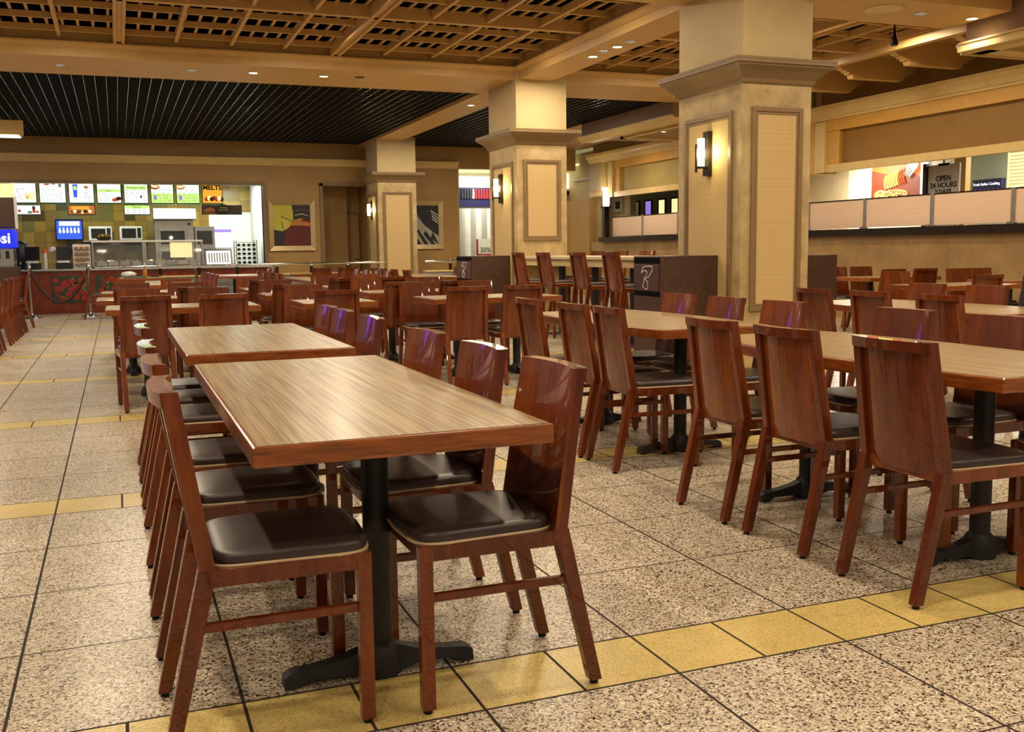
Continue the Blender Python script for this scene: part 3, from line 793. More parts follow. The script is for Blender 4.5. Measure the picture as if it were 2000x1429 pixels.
# ================================================================== KITCHEN AND COUNTER
YC = 22.3
t = thing('service_counter', 'red-brown tiled service counter with pale top under the menus', 'counter', (0, YC, 0))
MB().box(-8, 3.1, 0, .75, 0, .87).obj('counter_front', 'counter_tile', t)
MB().rbox(-8, 3.14, -.05, .80, .87, .905, .006).obj('countertop', 'light_grey', t)
def veg_panel(x0, x1, z0, z1, label, seed):
    random.seed(seed)
    t = thing('tomato_mural', label, 'mural', (0, YC, 0), 0, 'tomato murals on the counter front')
    MB().box(x0, x1, -.012, 0.0, z0, z1).obj('backing', 'dark_green', t)
    lf = MB()
    for _ in range(16):
        x, z = random.uniform(x0+.08, x1-.08), random.uniform(z0+.05, z1-.05); a = random.uniform(0, 3.1); L = random.uniform(.08, .16)
        dx, dz = math.cos(a)*L, math.sin(a)*L
        p = [(x-dx, z-dz), (x-dz*.25, z+dx*.25), (x+dx, z+dz), (x+dz*.25, z-dx*.25)]
        p = [(min(max(u, x0), x1), min(max(v, z0), z1)) for u, v in p]
        lf.add([(u, -.016, v) for u, v in p], [(0, 1, 2, 3)], random.choice(('leafy', 'dark_green')))
    lf.obj('leaves', None, t)
    tm = MB(); pts = []
    for _ in range(400):
        x, z, r = random.uniform(x0+.07, x1-.07), random.uniform(z0+.07, z1-.07), random.uniform(.055, .085)
        if all((x-a)**2+(z-b)**2 > (r*.8+c*.8)**2 for a, b, c in pts) and x-r > x0 and x+r < x1 and z-r > z0 and z+r < z1: pts.append((x, z, r))
    for x, z, r in pts:
        n = 14; tm.add([(x+r*math.cos(2*math.pi*i/n), -.019, z+r*.9*math.sin(2*math.pi*i/n)) for i in range(n)], [tuple(range(n))], random.choice(('tomato', 'tomato', 'red', 'maroon')))
        tm.add([(x-.3*r, -.021, z+.35*r), (x-.05*r, -.021, z+.45*r), (x-.15*r, -.021, z+.6*r)], [(0, 1, 2)], 'orange')
    tm.obj('tomatoes', None, t)
veg_panel(-1.26, -.56, .22, .76, 'left tomato and greens mural on the red counter front', 3)
veg_panel(-.43, .60, .22, .76, 'right tomato mural on the counter front, partly behind tables', 5)
# kitchen shell
struct('wall_kitchen', MB().box(-9, 2.2, 26.3, 26.4, 0, 4.2).box(2.2, 3.4, 26.3, 26.4, 2.2, 4.2), 'kitchen_tile')
struct('wall_kitchen_right', MB().box(3.22, 3.32, YW+.2, 26.3, 0, 3.2).box(2.2, 3.4, 26.3, 26.4, 0, 2.2), 'menu_pale' if 'menu_pale' in M else 'white_rough')
struct('ceiling', MB().box(-9, 3.4, YW+.2, 26.4, 2.95, 3.0), 'white_rough')
# menu boards
bx = [-2.07, -1.50, -.92, -.355, .20, .76, 1.30, 1.86, 2.36]
def sheet(mb, x0, x1, z0, z1, y, m): mb.box(x0, x1, y-.004, y, z0, z1, m)
def poly(mb, pts, y, m): mb.prism(pts, 'y', y-.004, y, m)
def blob(mb, x, z, rx, rz, y, m, n=12, jit=.2):
    poly(mb, [(x+rx*(1+jit*(random.random()-.5))*math.cos(2*math.pi*i/n), z+rz*(1+jit*(random.random()-.5))*math.sin(2*math.pi*i/n)) for i in range(n)], y, m)
lab = ['leftmost of the lit menu boards, with yellow food photo', 'second lit menu board from the left, pale with small photos', 'third lit menu board, with blue drink cup',
       'fourth lit menu board, with sandwich at lower right', 'fifth lit menu board, headed Premium Subs', 'sixth lit menu board, with red sandwich at upper left', 'seventh lit menu board, green lower half', 'orange lit menu board reading MELTS']
for i in range(8):
    x0, x1 = bx[i]+.02, bx[i+1]-.02; z0, z1 = 2.29, 2.84; y = 24.0
    t = thing('menu_board', lab[i], 'menu board', (0, 0, 0), 0, 'lit menu boards over the counter')
    MB().rbox(x0, x1, y, y+.10, z0, z1, .006, 'green').box(x0-.018, x0, y+.01, y+.08, z0, z1, 'yellow').obj('frame', None, t)
    MB().cyl(x0+.1, y+.05, z1, 2.95, .008, 'steel', 8).obj('hanger', None, t); MB().cyl(x1-.1, y+.05, z1, 2.95, .008, 'steel', 8).obj('hanger', None, t)
    fcol = 'menu_orange' if i == 7 else 'menu_white'
    MB().box(x0+.02, x1-.02, y-.004, y+.001, z0+.03, z1-.03, fcol).obj('lit_face', None, t)
    a = MB(); yy = y-.006
    if i != 7:
        for r in range(5):
            zz = z0+.08+r*.055; xs = x0+.05
            while xs < x1-.10:
                wv = random.uniform(.03, .08)
                if not (i in (0, 3) and xs > x0+.24) and not (i == 2 and xs < x0+.27): a.box(xs, xs+wv, yy-.002, yy, zz, zz+.010, 'menu_text')
                xs += wv+random.uniform(.02, .07)
    if i == 0: [blob(a, x1-.15+random.uniform(-.07, .07), z0+.16+random.uniform(-.05, .05), .06, .035, yy-.003-.001*q, ('photo_pale', 'menu_orange', 'photo_pale')[q % 3]) for q in range(6)]
    if i == 1: blob(a, x0+.16, z0+.42, .05, .03, yy-.004, 'photo_food'); blob(a, x0+.29, z0+.44, .05, .03, yy-.004, 'photo_red'); blob(a, x0+.42, z0+.40, .03, .05, yy-.004, 'menu_text')
    if i == 2: blob(a, x0+.14, z0+.30, .07, .17, yy-.003, 'screen_white', 16, .02); poly(a, [(x0+.09, z0+.42), (x0+.19, z0+.42), (x0+.175, z0+.14), (x0+.105, z0+.14)], yy-.004, 'screen_blue'); blob(a, x0+.14, z0+.34, .035, .05, yy-.006, 'menu_green'); blob(a, x0+.36, z0+.36, .05, .03, yy-.004, 'photo_food')
    if i == 3: [blob(a, x1-.15+.03*q, z0+.09+.01*q, .05, .04, yy-.004-.001*q, ('photo_red', 'photo_food', 'photo_red', 'dark_red')[q]) for q in range(4)]; a.box(x0+.03, x1-.03, yy-.002, yy, z0+.26, z0+.32, 'menu_green')
    if i == 4: a.box(x0+.03, x1-.03, yy-.002, yy, z0+.32, z0+.40, 'menu_green'); blob(a, x1-.16, z0+.16, .02, .03, yy-.004, 'dark_green')
    if i in (5, 6): a.box(x0+.02, x1-.02, yy-.001, yy, z0+.03, z0+.24, 'menu_green'); blob(a, x0+.10, z0+.38, .10, .055, yy-.003, 'photo_red' if i == 5 else 'photo_food'); blob(a, x0+.10, z0+.39, .08, .03, yy-.005, 'photo_pale'); a.box(x0+.07, x0+.13, yy-.004, yy-.002, z0+.10, z0+.19, 'lilac')
    if i == 7: [blob(a, x0+.10+.055*q, z0+.12+.02*(q % 2), .045, .05, yy-.003-.001*(q % 3), ('photo_red', 'photo_pale', 'dark_red', 'bread')[q % 4]) for q in range(7)]
    a.obj('printing', None, t)
    if i == 4: text_obj('lettering', 'Premium Subs', .065, 'dark_green', ((x0+x1)/2, yy-.004, z0+.36), FR, t, .001)
    if i == 7: text_obj('lettering', 'MELTS', .145, 'ink', ((x0+x1)/2, yy-.004, z0+.375), FR, t, .001, bold=.006)
    if i == 3: text_obj('lettering', 'Subs', .05, 'dark_green', ((x0+x1)/2, yy-.004, z0+.29), FR, t, .001)
def sub_board(label, x0, x1, z0, z1, face, fn, y=24.0):
    t = thing('menu_board', label, 'menu board', (0, 0, 0), 0, 'small boards under the lit menus')
    MB().rbox(x0, x1, y, y+.08, z0, z1, .005, 'dark_green').obj('frame', None, t)
    MB().box(x0+.015, x1-.015, y-.004, y+.001, z0+.02, z1-.015, face).obj('lit_face', None, t)
    MB().box(x0+.1, x0+.13, y+.03, y+.05, z1, 2.30, 'steel').obj('hanger', None, t); MB().box(x0+.40, x0+.43, y+.03, y+.05, z1, 2.30, 'steel').obj('hanger', None, t)
    a = MB(); fn(a, y-.006, t); a.obj('printing', None, t)
def f1(a, y, t): blob(a, -1.60, 2.20, .035, .045, y, 'maroon'); blob(a, -1.60, 2.14, .03, .05, y-.002, 'photo_red'); blob(a, -1.53, 2.12, .04, .03, y, 'photo_food'); blob(a, -1.68, 2.11, .05, .03, y, 'menu_text'); blob(a, -1.88, 2.14, .03, .03, y, 'photo_red')
def f2(a, y, t):
    a.box(-.86, -.5, y-.002, y, 2.17, 2.24, 'menu_orange')
    for q in range(8): blob(a, -.84+.05*q, 2.12+.01*(q % 2), .04, .035, y-.002-.001*(q % 2), ('bread', 'photo_pale', 'maroon')[q % 3])
def f3(a, y, t):
    a.box(.235, .735, y-.002, y, 2.19, 2.26, 'menu_green')
    for r in range(3):
        for xx in (.26, .40, .50, .60): a.box(xx, xx+.06, y-.002, y, 2.09+.03*r, 2.10+.03*r, 'menu_text')
    text_obj('lettering', 'Extras', .07, 'ink', (.485, y-.004, 2.222), FR, t, .001)
def f4(a, y, t):
    poly(a, [(1.90, 2.07), (1.90, 2.15), (2.02, 2.22), (2.14, 2.20), (2.17, 2.06)], y, 'bread')
    for q in range(7): blob(a, 1.93+.035*q, 2.10+.015*(q % 2), .022, .025, y-.003, ('maroon', 'leafy', 'tomato')[q % 3])
sub_board('small pale board under the leftmost menus, with berry drink', -1.99, -1.46, 2.05, 2.27, 'menu_white', f1)
sub_board('small orange board with sandwiches under the third menu', -.93, -.38, 2.05, 2.27, 'photo_food', f2)
sub_board('small green-headed board reading Extras', .21, .76, 2.05, 2.27, 'menu_white', f3)
sub_board('dark board with a wrap, under the MELTS menu', 1.86, 2.75, 2.06, 2.28, 'brown_laminate', f4)
t = thing('oval_sign', 'dark oval sign with gold lettering under the MELTS menu', 'sign', (2.33, 23.9, 2.19))
mb = MB(); n = 28; mb.prism([(.16*math.cos(2*math.pi*i/n), .10*math.sin(2*math.pi*i/n)) for i in range(n)], 'y', 0, .03, 'charcoal'); mb.obj('plate', None, t)
text_obj('lettering', 'Toasted\nEvery Day', .05, 'yellow', (0, -.004, .0), FR, t, .001)
# counter equipment
def microwave(label, x, z, y):
    t = thing('microwave', label, 'microwave', (x, y, z), 0, 'microwaves on the kitchen shelf')
    MB().rbox(0, .5, 0, .38, 0, .32, .012, 'white').obj('casing', None, t)
    MB().rbox(.05, .36, -.012, .002, .05, .27, .008).obj('door', 'plastic_black', t)
    MB().box(.39, .47, -.006, .002, .05, .28).box(.40, .46, -.012, -.004, .22, .26, 'plastic_black').obj('control_panel', 'plastic_grey', t)
struct('trim_11', MB().box(-.75, 1.7, 25.2, 26.3, .0, .9).box(-.7, .75, 25.4, 26.3, 1.48, 1.52), 'steel')
microwave('left white microwave on the kitchen shelf', -.57, 1.52, 25.45); microwave('right white microwave on the kitchen shelf', .10, 1.52, 25.45)
t = thing('drinks_display', 'blue lit drinks screen above the counter tills', 'screen', (-1.27, 25.9, 1.54))
MB().rbox(-.03, .57, 0, .10, -.02, .50, .01).box(.2, .35, .02, .3, -.3, 0).obj('casing', 'plastic_black', t)
a = MB().box(0, .54, -.008, 0.001, .02, .44, 'screen_blue').box(.06, .50, -.012, -.006, .33, .43, 'screen_white')
for q in range(6): a.lathe([(.02, .16), (.026, .20), (.012, .27), (.012, .29)], (.07+.08*q, -.012), 'screen_white', 8)
a.obj('screen', None, t)
t = thing('oven_hood', 'bright white lit hood above the steel oven', 'hood', (.84, 24.9, 1.98))
MB().rbox(0, .96, 0, .5, 0, .26, .01).obj('housing', 'steel', t); MB().box(.01, .95, -.006, 0.002, .02, .25).obj('lit_front', 'tube_white', t)
t = thing('oven', 'tall steel oven with lit glass doors behind the counter', 'oven', (.86, 25.1, .9))
MB().rbox(0, .88, 0, .8, 0, 1.07, .01, 'steel').obj('cabinet', None, t)
dr = MB().rbox(.08, .72, -.03, .002, .46, .86, .01, 'steel').box(.13, .67, -.036, -.028, .50, .82, 'charcoal').obj('door', None, t)
MB().tube([(.76, -.06, .5), (.76, -.06, .82)], .012).obj('door_handle', 'chrome', dr)
MB().ball((.36, -.06, .66), .035, 'oven_lamp', 10).obj('oven_light', None, dr)
MB().rbox(.08, .72, -.03, .002, .08, .40, .01, 'steel').box(.13, .67, -.036, -.028, .12, .34, 'charcoal').obj('door', None, t)
MB().cyl(.28, .0, 0, .03, .03).obj('knob', 'plastic_black', t, rot=(math.pi/2, 0, 0), loc=(.5, 0, .98))
t = thing('toaster_oven', 'smaller steel oven with dark window, right of the tall oven', 'oven', (1.76, 25.1, 1.36))
MB().rbox(0, .46, 0, .5, -.46, .46, .01, 'steel').obj('cabinet', None, t); MB().rbox(.05, .40, -.012, .002, .04, .36, .006).obj('window', 'charcoal', t)
# glass serving case
t = thing('serving_case', 'long glass sandwich serving case on the counter', 'display case', (-.47, 22.45, .905))
f = MB().rbox(0, 2.2, 0, .40, .53, .57, .008, 'white').box(0, .03, 0, .4, 0, .53, 'steel').box(2.17, 2.2, 0, .4, 0, .53, 'steel').box(.98, 1.06, 0, .4, 0, .53, 'steel').box(0, 2.2, 0, .4, 0, .035, 'steel')
f.obj('case_frame', None, t)
MB().hexa([(.03, .0, .04), (.98, .0, .04), (.98, .008, .04), (.03, .008, .04), (.03, .06, .53), (.98, .06, .53), (.98, .068, .53), (.03, .068, .53)], 'clear_glass').hexa([(1.06, .0, .04), (2.17, .0, .04), (2.17, .008, .04), (1.06, .008, .04), (1.06, .06, .53), (2.17, .06, .53), (2.17, .068, .53), (1.06, .068, .53)], 'clear_glass').obj('glass', None, t)
random.seed(11)
mb = MB()
for q in range(9): mb.rbox(.08+.23*q, .27+.23*q, .12, .36, .05, .14, .006, ('steel', 'light_grey')[q % 2])
fd = mb.obj('food_pan', None, t)
mb = MB()
for q in range(40): mb.ball((random.uniform(.1, 2.1), random.uniform(.15, .33), .15), random.uniform(.025, .045), random.choice(('leafy', 'tomato', 'photo_pale', 'bread', 'white', 'yellow')), 7, .5, .3)
o = mb.obj('food', None, t); o['kind'] = 'stuff'
MB().box(1.55, 2.0, .38, .385, .2, .52).obj('poster', 'photo_pale', t)
def salad(x, y, z, label):
    mb = MB().lathe([(.08, 0), (.14, .03), (.15, .06)], (0, 0), 'charcoal', 14)
    for q in range(26): mb.ball((random.uniform(-.10, .10), random.uniform(-.08, .08), .07+random.uniform(0, .05)), .03, random.choice(('leafy', 'yellow_green', 'bread')), 6, .6, .5)
    mb.obj('salad_bowl', None, None, label, 'bowl', loc=(x, y, z))
salad(-.22, 22.62, 1.475, 'bowl heaped with greens on top of the glass serving case')
t = thing('price_board', 'tilted white printed board on the counter end', 'board', (1.76, 22.5, .905))
MB().hexa([(0, 0, 0), (.58, 0, 0), (.58, .02, 0), (0, .02, 0), (0, .14, .38), (.58, .14, .38), (.58, .16, .38), (0, .16, .38)], 'steel').obj('frame', None, t)
a = MB().hexa([(.04, .005, .04), (.54, .005, .04), (.54, .02, .04), (.04, .02, .04), (.04, .11, .33), (.54, .11, .33), (.54, .13, .33), (.04, .13, .33)], 'screen_white')
for r in range(8): a.hexa([(.08+.055*r, .0, .08), (.11+.055*r, .0, .08), (.11+.055*r, .01, .08), (.08+.055*r, .01, .08), (.08+.055*r, .085, .29), (.11+.055*r, .085, .29), (.11+.055*r, .1, .29), (.08+.055*r, .1, .29)], 'light_grey')
a.obj('printed_sheet', None, t)
t = thing('bread_rack', 'steel rack of dark rolls at the right end of the kitchen', 'rack', (2.58, 24.0, .2))
mb = MB()
for (x, y) in ((0, 0), (.46, 0), (0, .5), (.46, .5)): mb.box(x, x+.02, y, y+.02, 0, 1.28, 'steel')
for r in range(7): mb.box(0, .48, 0, .52, .62+.10*r, .63+.10*r, 'steel')
mb.obj('rack_frame', None, t)
mb = MB()
for r in range(6):
    for q in range(4): mb.ball((.07+.115*q, .06, .665+.10*r), .045, 'charcoal', 8, .7)
o = mb.obj('rolls', None, t)
t = thing('shelf_warmer', 'white tiered pastry display left of the glass serving case', 'display', (-.83, 22.5, .905))
mb = MB().rbox(0, .34, .0, .3, 0, .50, .008, 'white')
mb.obj('cabinet', None, t)
mb = MB()
for r in range(4):
    z = .10+.11*r; mb.box(.02, .32, -.10, 0, z-.03, z-.022, 'light_grey')
    for q in range(3): mb.ball((.07+.10*q, -.05, z), .045, 'bread', 8, .45)
mb.obj('pastries', None, t)
def till(label, x):
    t = thing('cash_register', label, 'till', (x, 22.45, .905), 0, 'tills on the counter')
    MB().rbox(0, .30, .0, .34, 0, .13, .01).obj('drawer', 'plastic_black', t)
    MB().cyl(.15, .2, .13, .22, .03).rhexa([(.01, .12, .18), (.29, .12, .18), (.29, .18, .18), (.01, .18, .18), (.01, .22, .46), (.29, .22, .46), (.29, .27, .46), (.01, .27, .46)], .01).obj('monitor', 'plastic_black', t)
    MB().box(.04, .26, -.01, .06, .13, .17).obj('receipt_printer', 'white', t)
till('left black till on the service counter', -1.74); till('right black till on the service counter', -1.16)
mb = MB()
for k in range(9): mb.lathe([(.035, .0+.045*k), (.045, .055+.045*k)], (0, 0), ('white', 'orange')[k > 6], 12)
mb.obj('cup_stack', None, None, 'tall stack of white and orange paper cups on the counter', 'cups', loc=(-1.36, 22.6, .905))
t = thing('drink_urn', 'black lidded drink urn behind the left till', 'urn', (-1.86, 23.32, .9))
MB().lathe([(.14, 0), (.15, .05), (.15, .5), (.12, .56), (.05, .6)], (0, 0), 'plastic_black', 18).obj('body', None, t); MB().cyl(0, -.16, .1, .16, .02).obj('tap', 'steel', t)
MB().box(-2.2, -1.6, 23.15, 23.5, 0, .9).obj('back_counter', 'steel', None, 'steel back counter behind the tills', 'counter')
t = thing('glass_jar', 'clear glass jar with white lid beside the cup stack', 'jar', (-1.22, 22.85, .905))
MB().lathe([(.09, 0), (.10, .05), (.10, .30), (.08, .36)], (0, 0), 'clear_glass', 16).obj('jar_body', None, t); MB().lathe([(.09, .36), (.09, .40), (.03, .46)], (0, 0), 'white', 16).obj('lid', None, t)
MB().box(2.30, 2.75, 26.28, 26.3, 1.33, 1.80, 'screen_white').box(2.32, 2.73, 26.275, 26.281, 1.70, 1.78, 'lilac').obj('wall_notice', None, None, 'pale printed notice on the white kitchen wall', 'notice')
for i, (x0, x1) in enumerate(((2.25, 3.15),)):
    MB().box(x0, x1, 25.6, 25.9, 2.9, 2.95).obj('kitchen_light', 'tube_white', None, 'flat white ceiling light in the kitchen at right', 'light')
MB().box(-2.0, -.4, 25.0, 25.3, 2.9, 2.95).obj('kitchen_light', 'tube_white', None, 'flat white ceiling light in the kitchen at left', 'light')
lamp('AREA', (-1, 24.6, 2.85), 34, COOL, 1.2); lamp('AREA', (1.2, 24.6, 2.85), 36, COOL, 1.2); lamp('AREA', (2.7, 24.9, 2.8), 60, COOL, .7)
# drinks dispenser at the left picture edge
t = thing('drinks_dispenser', 'drinks dispenser with blue lit head on a brown cabinet', 'drinks machine', (-2.63, 21.1, 0))
MB().rbox(0, .88, .0, .7, 0, .98, .01).obj('cabinet', 'brown_laminate', t)
MB().rbox(0, .82, .05, .7, .98, 1.32, .01).obj('nozzle_block', 'steel', t)
for q in range(5): MB().cyl(.12+.15*q, .02, 1.14, 1.28, .03, 'plastic_black', 10).obj('nozzle', None, t)
hd = MB().rbox(-.02, .86, -.05, .7, 1.34, 1.68, .02, 'drink_blue').obj('lit_head', None, t)
text_obj('lettering', 'pepsi', .27, 'screen_white', (.80, -.056, 1.51), FR, hd, .002, 'RIGHT', bold=.006)
MB().rbox(-.1, .88, .1, .8, 1.72, 2.28, .01).obj('upper_cabinet', 'brown_laminate', t)
MB().box(.88, .93, .1, .14, 1.70, 2.3).obj('edge_strip', 'white', t)
MB().box(-3.4, -1.93, 23.62, 23.7, 2.28, 2.69).obj('light_panel', 'menu_pale' if 'menu_pale' in M else 'photo_pale', None, 'pale yellow lit panel at the far left of the menus', 'light')
# rope barrier
def stanchion(label, x, y):
    t = thing('rope_post', label, 'post', (x, y, 0), 0, 'chrome rope posts')
    MB().lathe([(.17, 0), (.17, .012), (.10, .03), (.03, .07), (.025, .09)], (0, 0), 'chrome', 24).obj('base', None, t)
    MB().cyl(0, 0, .08, .98, .025, 'chrome', 16).obj('pole', None, t)
    MB().lathe([(.03, .93), (.035, .95), (.035, .99), (.025, 1.0), (.035, 1.02), (.035, 1.05), (.0, 1.06)], (0, 0), 'chrome', 16).obj('cap', None, t)
stanchion('left chrome rope post in front of the tiled counter', -1.55, 21.0); stanchion('right chrome rope post in front of the tomato mural', -.52, 21.0)
P = []
for i in range(21): s = i/20; P.append((-1.55+1.03*s, 21.0, .95-.66*math.sin(math.pi*s)**.8 if 0 < s < 1 else .95))
MB().tube(P, .026, 'rope', 10).obj('barrier_rope', None, None, 'dark red velvet rope hanging between two chrome posts', 'rope')
# tray, bag, bottle on the far table
mb = MB().rbox(-.2, .2, -.15, .15, 0, .012, .004, 'plastic_black'); mb.obj('serving_tray', None, None, 'dark tray on the far table near the counter', 'tray', loc=(.30, 19.8, TZ+.002))
MB().ball((0, 0, .055), .13, 'white', 14, .45, .55).obj('paper_bag', None, None, 'crumpled white paper bag on the far table', 'bag', loc=(.20, 20.2, TZ+.002))
MB().lathe([(.035, 0), (.038, .02), (.038, .12), (.015, .17), (.013, .20)], (0, 0), 'amber', 14).lathe([(.017, .20), (.017, .24), (.006, .28)], (0, 0), 'white', 12).obj('sauce_bottle', None, None, 'amber sauce bottle with white cap on the far table', 'bottle', loc=(.48, 20.1, TZ+.002))
MB().lathe([(.06, 0), (.11, .03), (.10, .025), (.05, .008)], (0, 0), 'maroon', 18).obj('food_bowl', None, None, 'shallow dark red food dish right of the sauce bottle', 'dish', loc=(.66, 20.4, TZ+.002))
# ------------------------------------------------------------------ low wall and handrail
struct('wall_low', MB().box(.75, 5.42, 21.25, 21.4, 0, .72).box(6.30, 7.9, 21.25, 21.4, 0, .72), 'grey_wall')
struct('trim_12', MB().box(.75, 5.42, 21.2, 21.45, .72, .75).box(6.30, 7.9, 21.2, 21.45, .72, .75), 'cream')
t = thing('handrail', 'long chrome handrail on short posts above the low wall', 'handrail', (0, 21.32, 0))
MB().tube([(-.4, 0, .94), (5.43, 0, .945)], .022, 'chrome', 10).obj('rail', None, t); MB().tube([(6.31, 0, .945), (7.9, 0, .945)], .022, 'chrome', 10).obj('rail', None, t)
for x in (.8, 1.55, 2.3, 3.1, 3.82, 4.6, 6.9):
    MB().cyl(x, 0, .74, .90, .035, 'dark_metal', 12).lathe([(.036, .90), (.02, .93), (.01, .99)], (x, 0), 'steel', 12).obj('post', None, t)
# ------------------------------------------------------------------ framed pictures on the far wall
def picture(label, x0, x1, z0, z1, art):
    t = thing('framed_picture', label, 'picture', (x0, YW, z0), 0, 'framed pictures on the far wall')
    W, H = x1-x0, z1-z0; k = .11
    fm = MB()
    o = [(0, 0), (W, 0), (W, H), (0, H)]; i_ = [(k, k), (W-k, k), (W-k, H-k), (k, H-k)]
    for a in range(4):
        b2 = (a+1) % 4
        fm.add([(o[a][0], -.06, o[a][1]), (o[b2][0], -.06, o[b2][1]), (i_[b2][0], -.02, i_[b2][1]), (i_[a][0], -.02, i_[a][1]), (o[a][0], 0, o[a][1]), (o[b2][0], 0, o[b2][1])], [(0, 1, 2, 3), (0, 4, 5, 1)])
    fm.obj('frame', 'silver_frame', t)
    a = MB(); art(a, W, H, k); a.obj('artwork', None, t)
def art1(a, W, H, k):
    x = lambda u: k+u*(W-2*k); z = lambda v: k+v*(H-2*k)
    q = lambda pts, m, y: a.prism([(x(u), z(v)) for u, v in pts], 'y', y-.001, y, m)
    q([(0, 0), (1, 0), (1, 1), (0, 1)], 'charcoal', -.005)
    arc = [(.52+.0*i, 1) for i in range(1)]
    q([(0, 1), (.50, 1), (.54, .82), (.53, .62), (.42, .45), (.24, .36), (0, .40)], 'yellow_green', -.007)
    q([(.25, 0), (1, 0), (1, .48), (.80, .52), (.50, .50), (.35, .42), (.28, .2)], 'dark_red', -.008)
    q([(.50, .62), (.75, .68), (1, .62), (1, .48), (.72, .50), (.46, .50)], 'bread', -.009)
    q([(.72, .60), (.82, .66), (1, .64), (1, .56), (.85, .60)], 'dark_red', -.010)
    q([(.60, .86), (.8, .90), (1, .86), (1, .845), (.8, .885), (.6, .845)], 'plastic_grey', -.010)
    q([(.58, .76), (.78, .80), (.95, .74), (.95, .725), (.78, .775), (.58, .74)], 'light_grey', -.010)
    q([(.20, .72), (.23, .73), (.52, .605), (.52, .59)], 'ink', -.011); q([(.215, .60), (.225, .60), (.27, .40), (.25, .40)], 'ink', -.011)
    q([(.29, .72), (.33, .74), (.34, .70), (.31, .68)], 'yellow', -.011)
def art2(a, W, H, k):
    x = lambda u: k+u*(W-2*k); z = lambda v: k+v*(H-2*k)
    q = lambda pts, m, y: a.prism([(x(u), z(v)) for u, v in pts], 'y', y-.001, y, m)
    q([(0, 0), (1, 0), (1, 1), (0, 1)], 'ink', -.005)
    q([(0, 1), (.12, 1), (.22, .72), (.45, .50), (.78, .32), (1, .22), (1, 0), (0, 0)], 'light_grey', -.007)
    for i in range(4):
        u = -.12+.27*i
        q([(max(0, u), .46-.10*i if u > 0 else .34), (u+.06+.02, .42-.03*i), (min(1, u+.46), .0), (min(1, u+.30), .0)], 'ink', -.008)
    for i in range(4): q([(.70+.02*i, .86-.07*i), (.72+.02*i, .88-.07*i), (1, .76-.07*i), (1, .735-.07*i)], 'white', -.008)
picture('silver-framed abstract apple and wine picture left of the door recess', 3.27, 4.33, 1.22, 2.37, art1)
picture('silver-framed dark fork picture behind the farthest column', 6.55, 7.43, 1.22, 2.37, art2)
# ------------------------------------------------------------------ shop beyond the far wall
struct('wall_shop', MB().box(7.8, 14, 26.6, 26.7, 0, 4.2), 'white_rough')
struct('wall_beyond', MB().box(10.0, 11.4, 24.6, 24.7, 0, 3.6).box(11.2, 11.3, 22.6, 26.6, 0, 3.6).box(7.83, 7.93, YW+.2, 26.6, 0, 4).box(11.74, 11.9, 21.95, 23.2, 0, 2.9), 'beige_wall')
struct('ceiling', MB().box(7.83, 14, YW+.2, 26.6, 3.3, 3.35), 'photo_pale')  # shop ceiling is no lamp; its brightness is painted as emission
t = thing('shop_front', 'lit shopfront with red clothes seen past the middle column', 'shopfront', (0, 26.0, 0))
MB().box(8.0, 10.0, 0, .1, 2.86, 3.16).obj('header', 'lit_panel', t); MB().box(8.0, 10.0, -.02, .1, 2.34, 2.86).obj('dark_band', 'navy', t)
mb = MB(); random.seed(4)
for q in range(15): x = 8.75+q*.078; mb.rhexa([(x, -.06, 2.56), (x+.06, -.06, 2.56), (x+.06, -.03, 2.56), (x, -.03, 2.56), (x+.01, -.06, 2.82), (x+.05, -.06, 2.82), (x+.05, -.03, 2.82), (x+.01, -.03, 2.82)], .004, 'red' if q > 4 else ('white' if q > 3 else 'ink'))
mb.obj('clothes', None, t)
mb = MB()
for q in range(12): mb.prism([(8.05+.16*q, .0), (8.13+.16*q, -.03), (8.21+.16*q, 0), (8.13+.16*q, .02)], 'z', 0, 2.3, ('light_grey', 'white')[q % 2])
mb.obj('curtain', None, t)
t = thing('sale_sign', 'white and red 30% sale sign by the shop curtain', 'sign', (9.08, 25.6, 1.05), 0)
MB().box(0, .40, 0, .03, .0, .42, 'white').box(-.03, .40, -.004, .03, -.12, .02, 'red').box(-.04, 0, -.004, .03, -.1, .42, 'red').box(.15, .2, 0, .03, -1.05, 0, 'steel').obj('board', None, t)
text_obj('lettering', '30%', .19, 'ink', (.21, -.006, .12), FR, t, .001)
lamp('AREA', (9.3, 25.2, 3.2), 50, (1, 1, .92), .8)
t = thing('lit_box_sign', 'glowing white box sign beyond the middle column', 'sign', (10.87, 24.35, 2.69))
MB().rbox(0, .85, 0, .2, 0, .50, .01, 'white').obj('housing', None, t); MB().box(.02, .83, -.005, .001, .06, .46).obj('lit_face', 'lit_panel', t); MB().box(-.01, .86, -.02, .21, -.10, 0).obj('base_strip', 'black', t)
struct('trim_13', MB().box(11.0, 11.35, 21.9, 22.7, 2.44, 3.3, 'cream').box(10.96, 11.0, 21.98, 22.62, 2.56, 3.2, 'beige_wall').box(10.97, 11.4, 22.65, 24.4, 0, 2.4, 'tan_wall'))
t = thing('pillar_lamp', 'tall glowing white lamp at the left end of the ribbed partitions', 'lamp', (10.95, 21.7, 1.44))
MB().rbox(-.06, .06, -.06, .06, 0, .72, .008, 'dark_metal').obj('stem', None, t); MB().lathe([(.07, .72), (.09, .8), (.09, 1.1), (.08, 1.18)], (0, 0), 'sconce_glass', 20).obj('shade', None, t); MB().box(-.10, -.085, -.01, .01, .68, 1.1).box(-.1, .1, -.1, .1, .70, .73).obj('bracket', 'dark_metal', t)
lamp('POINT', (-.2, 0, .95), 8, WARM2, .08, parent=t)
t = thing('framed_picture', 'small dark framed print behind the tall white lamp', 'picture', (11.7, 22.55, 2.03))
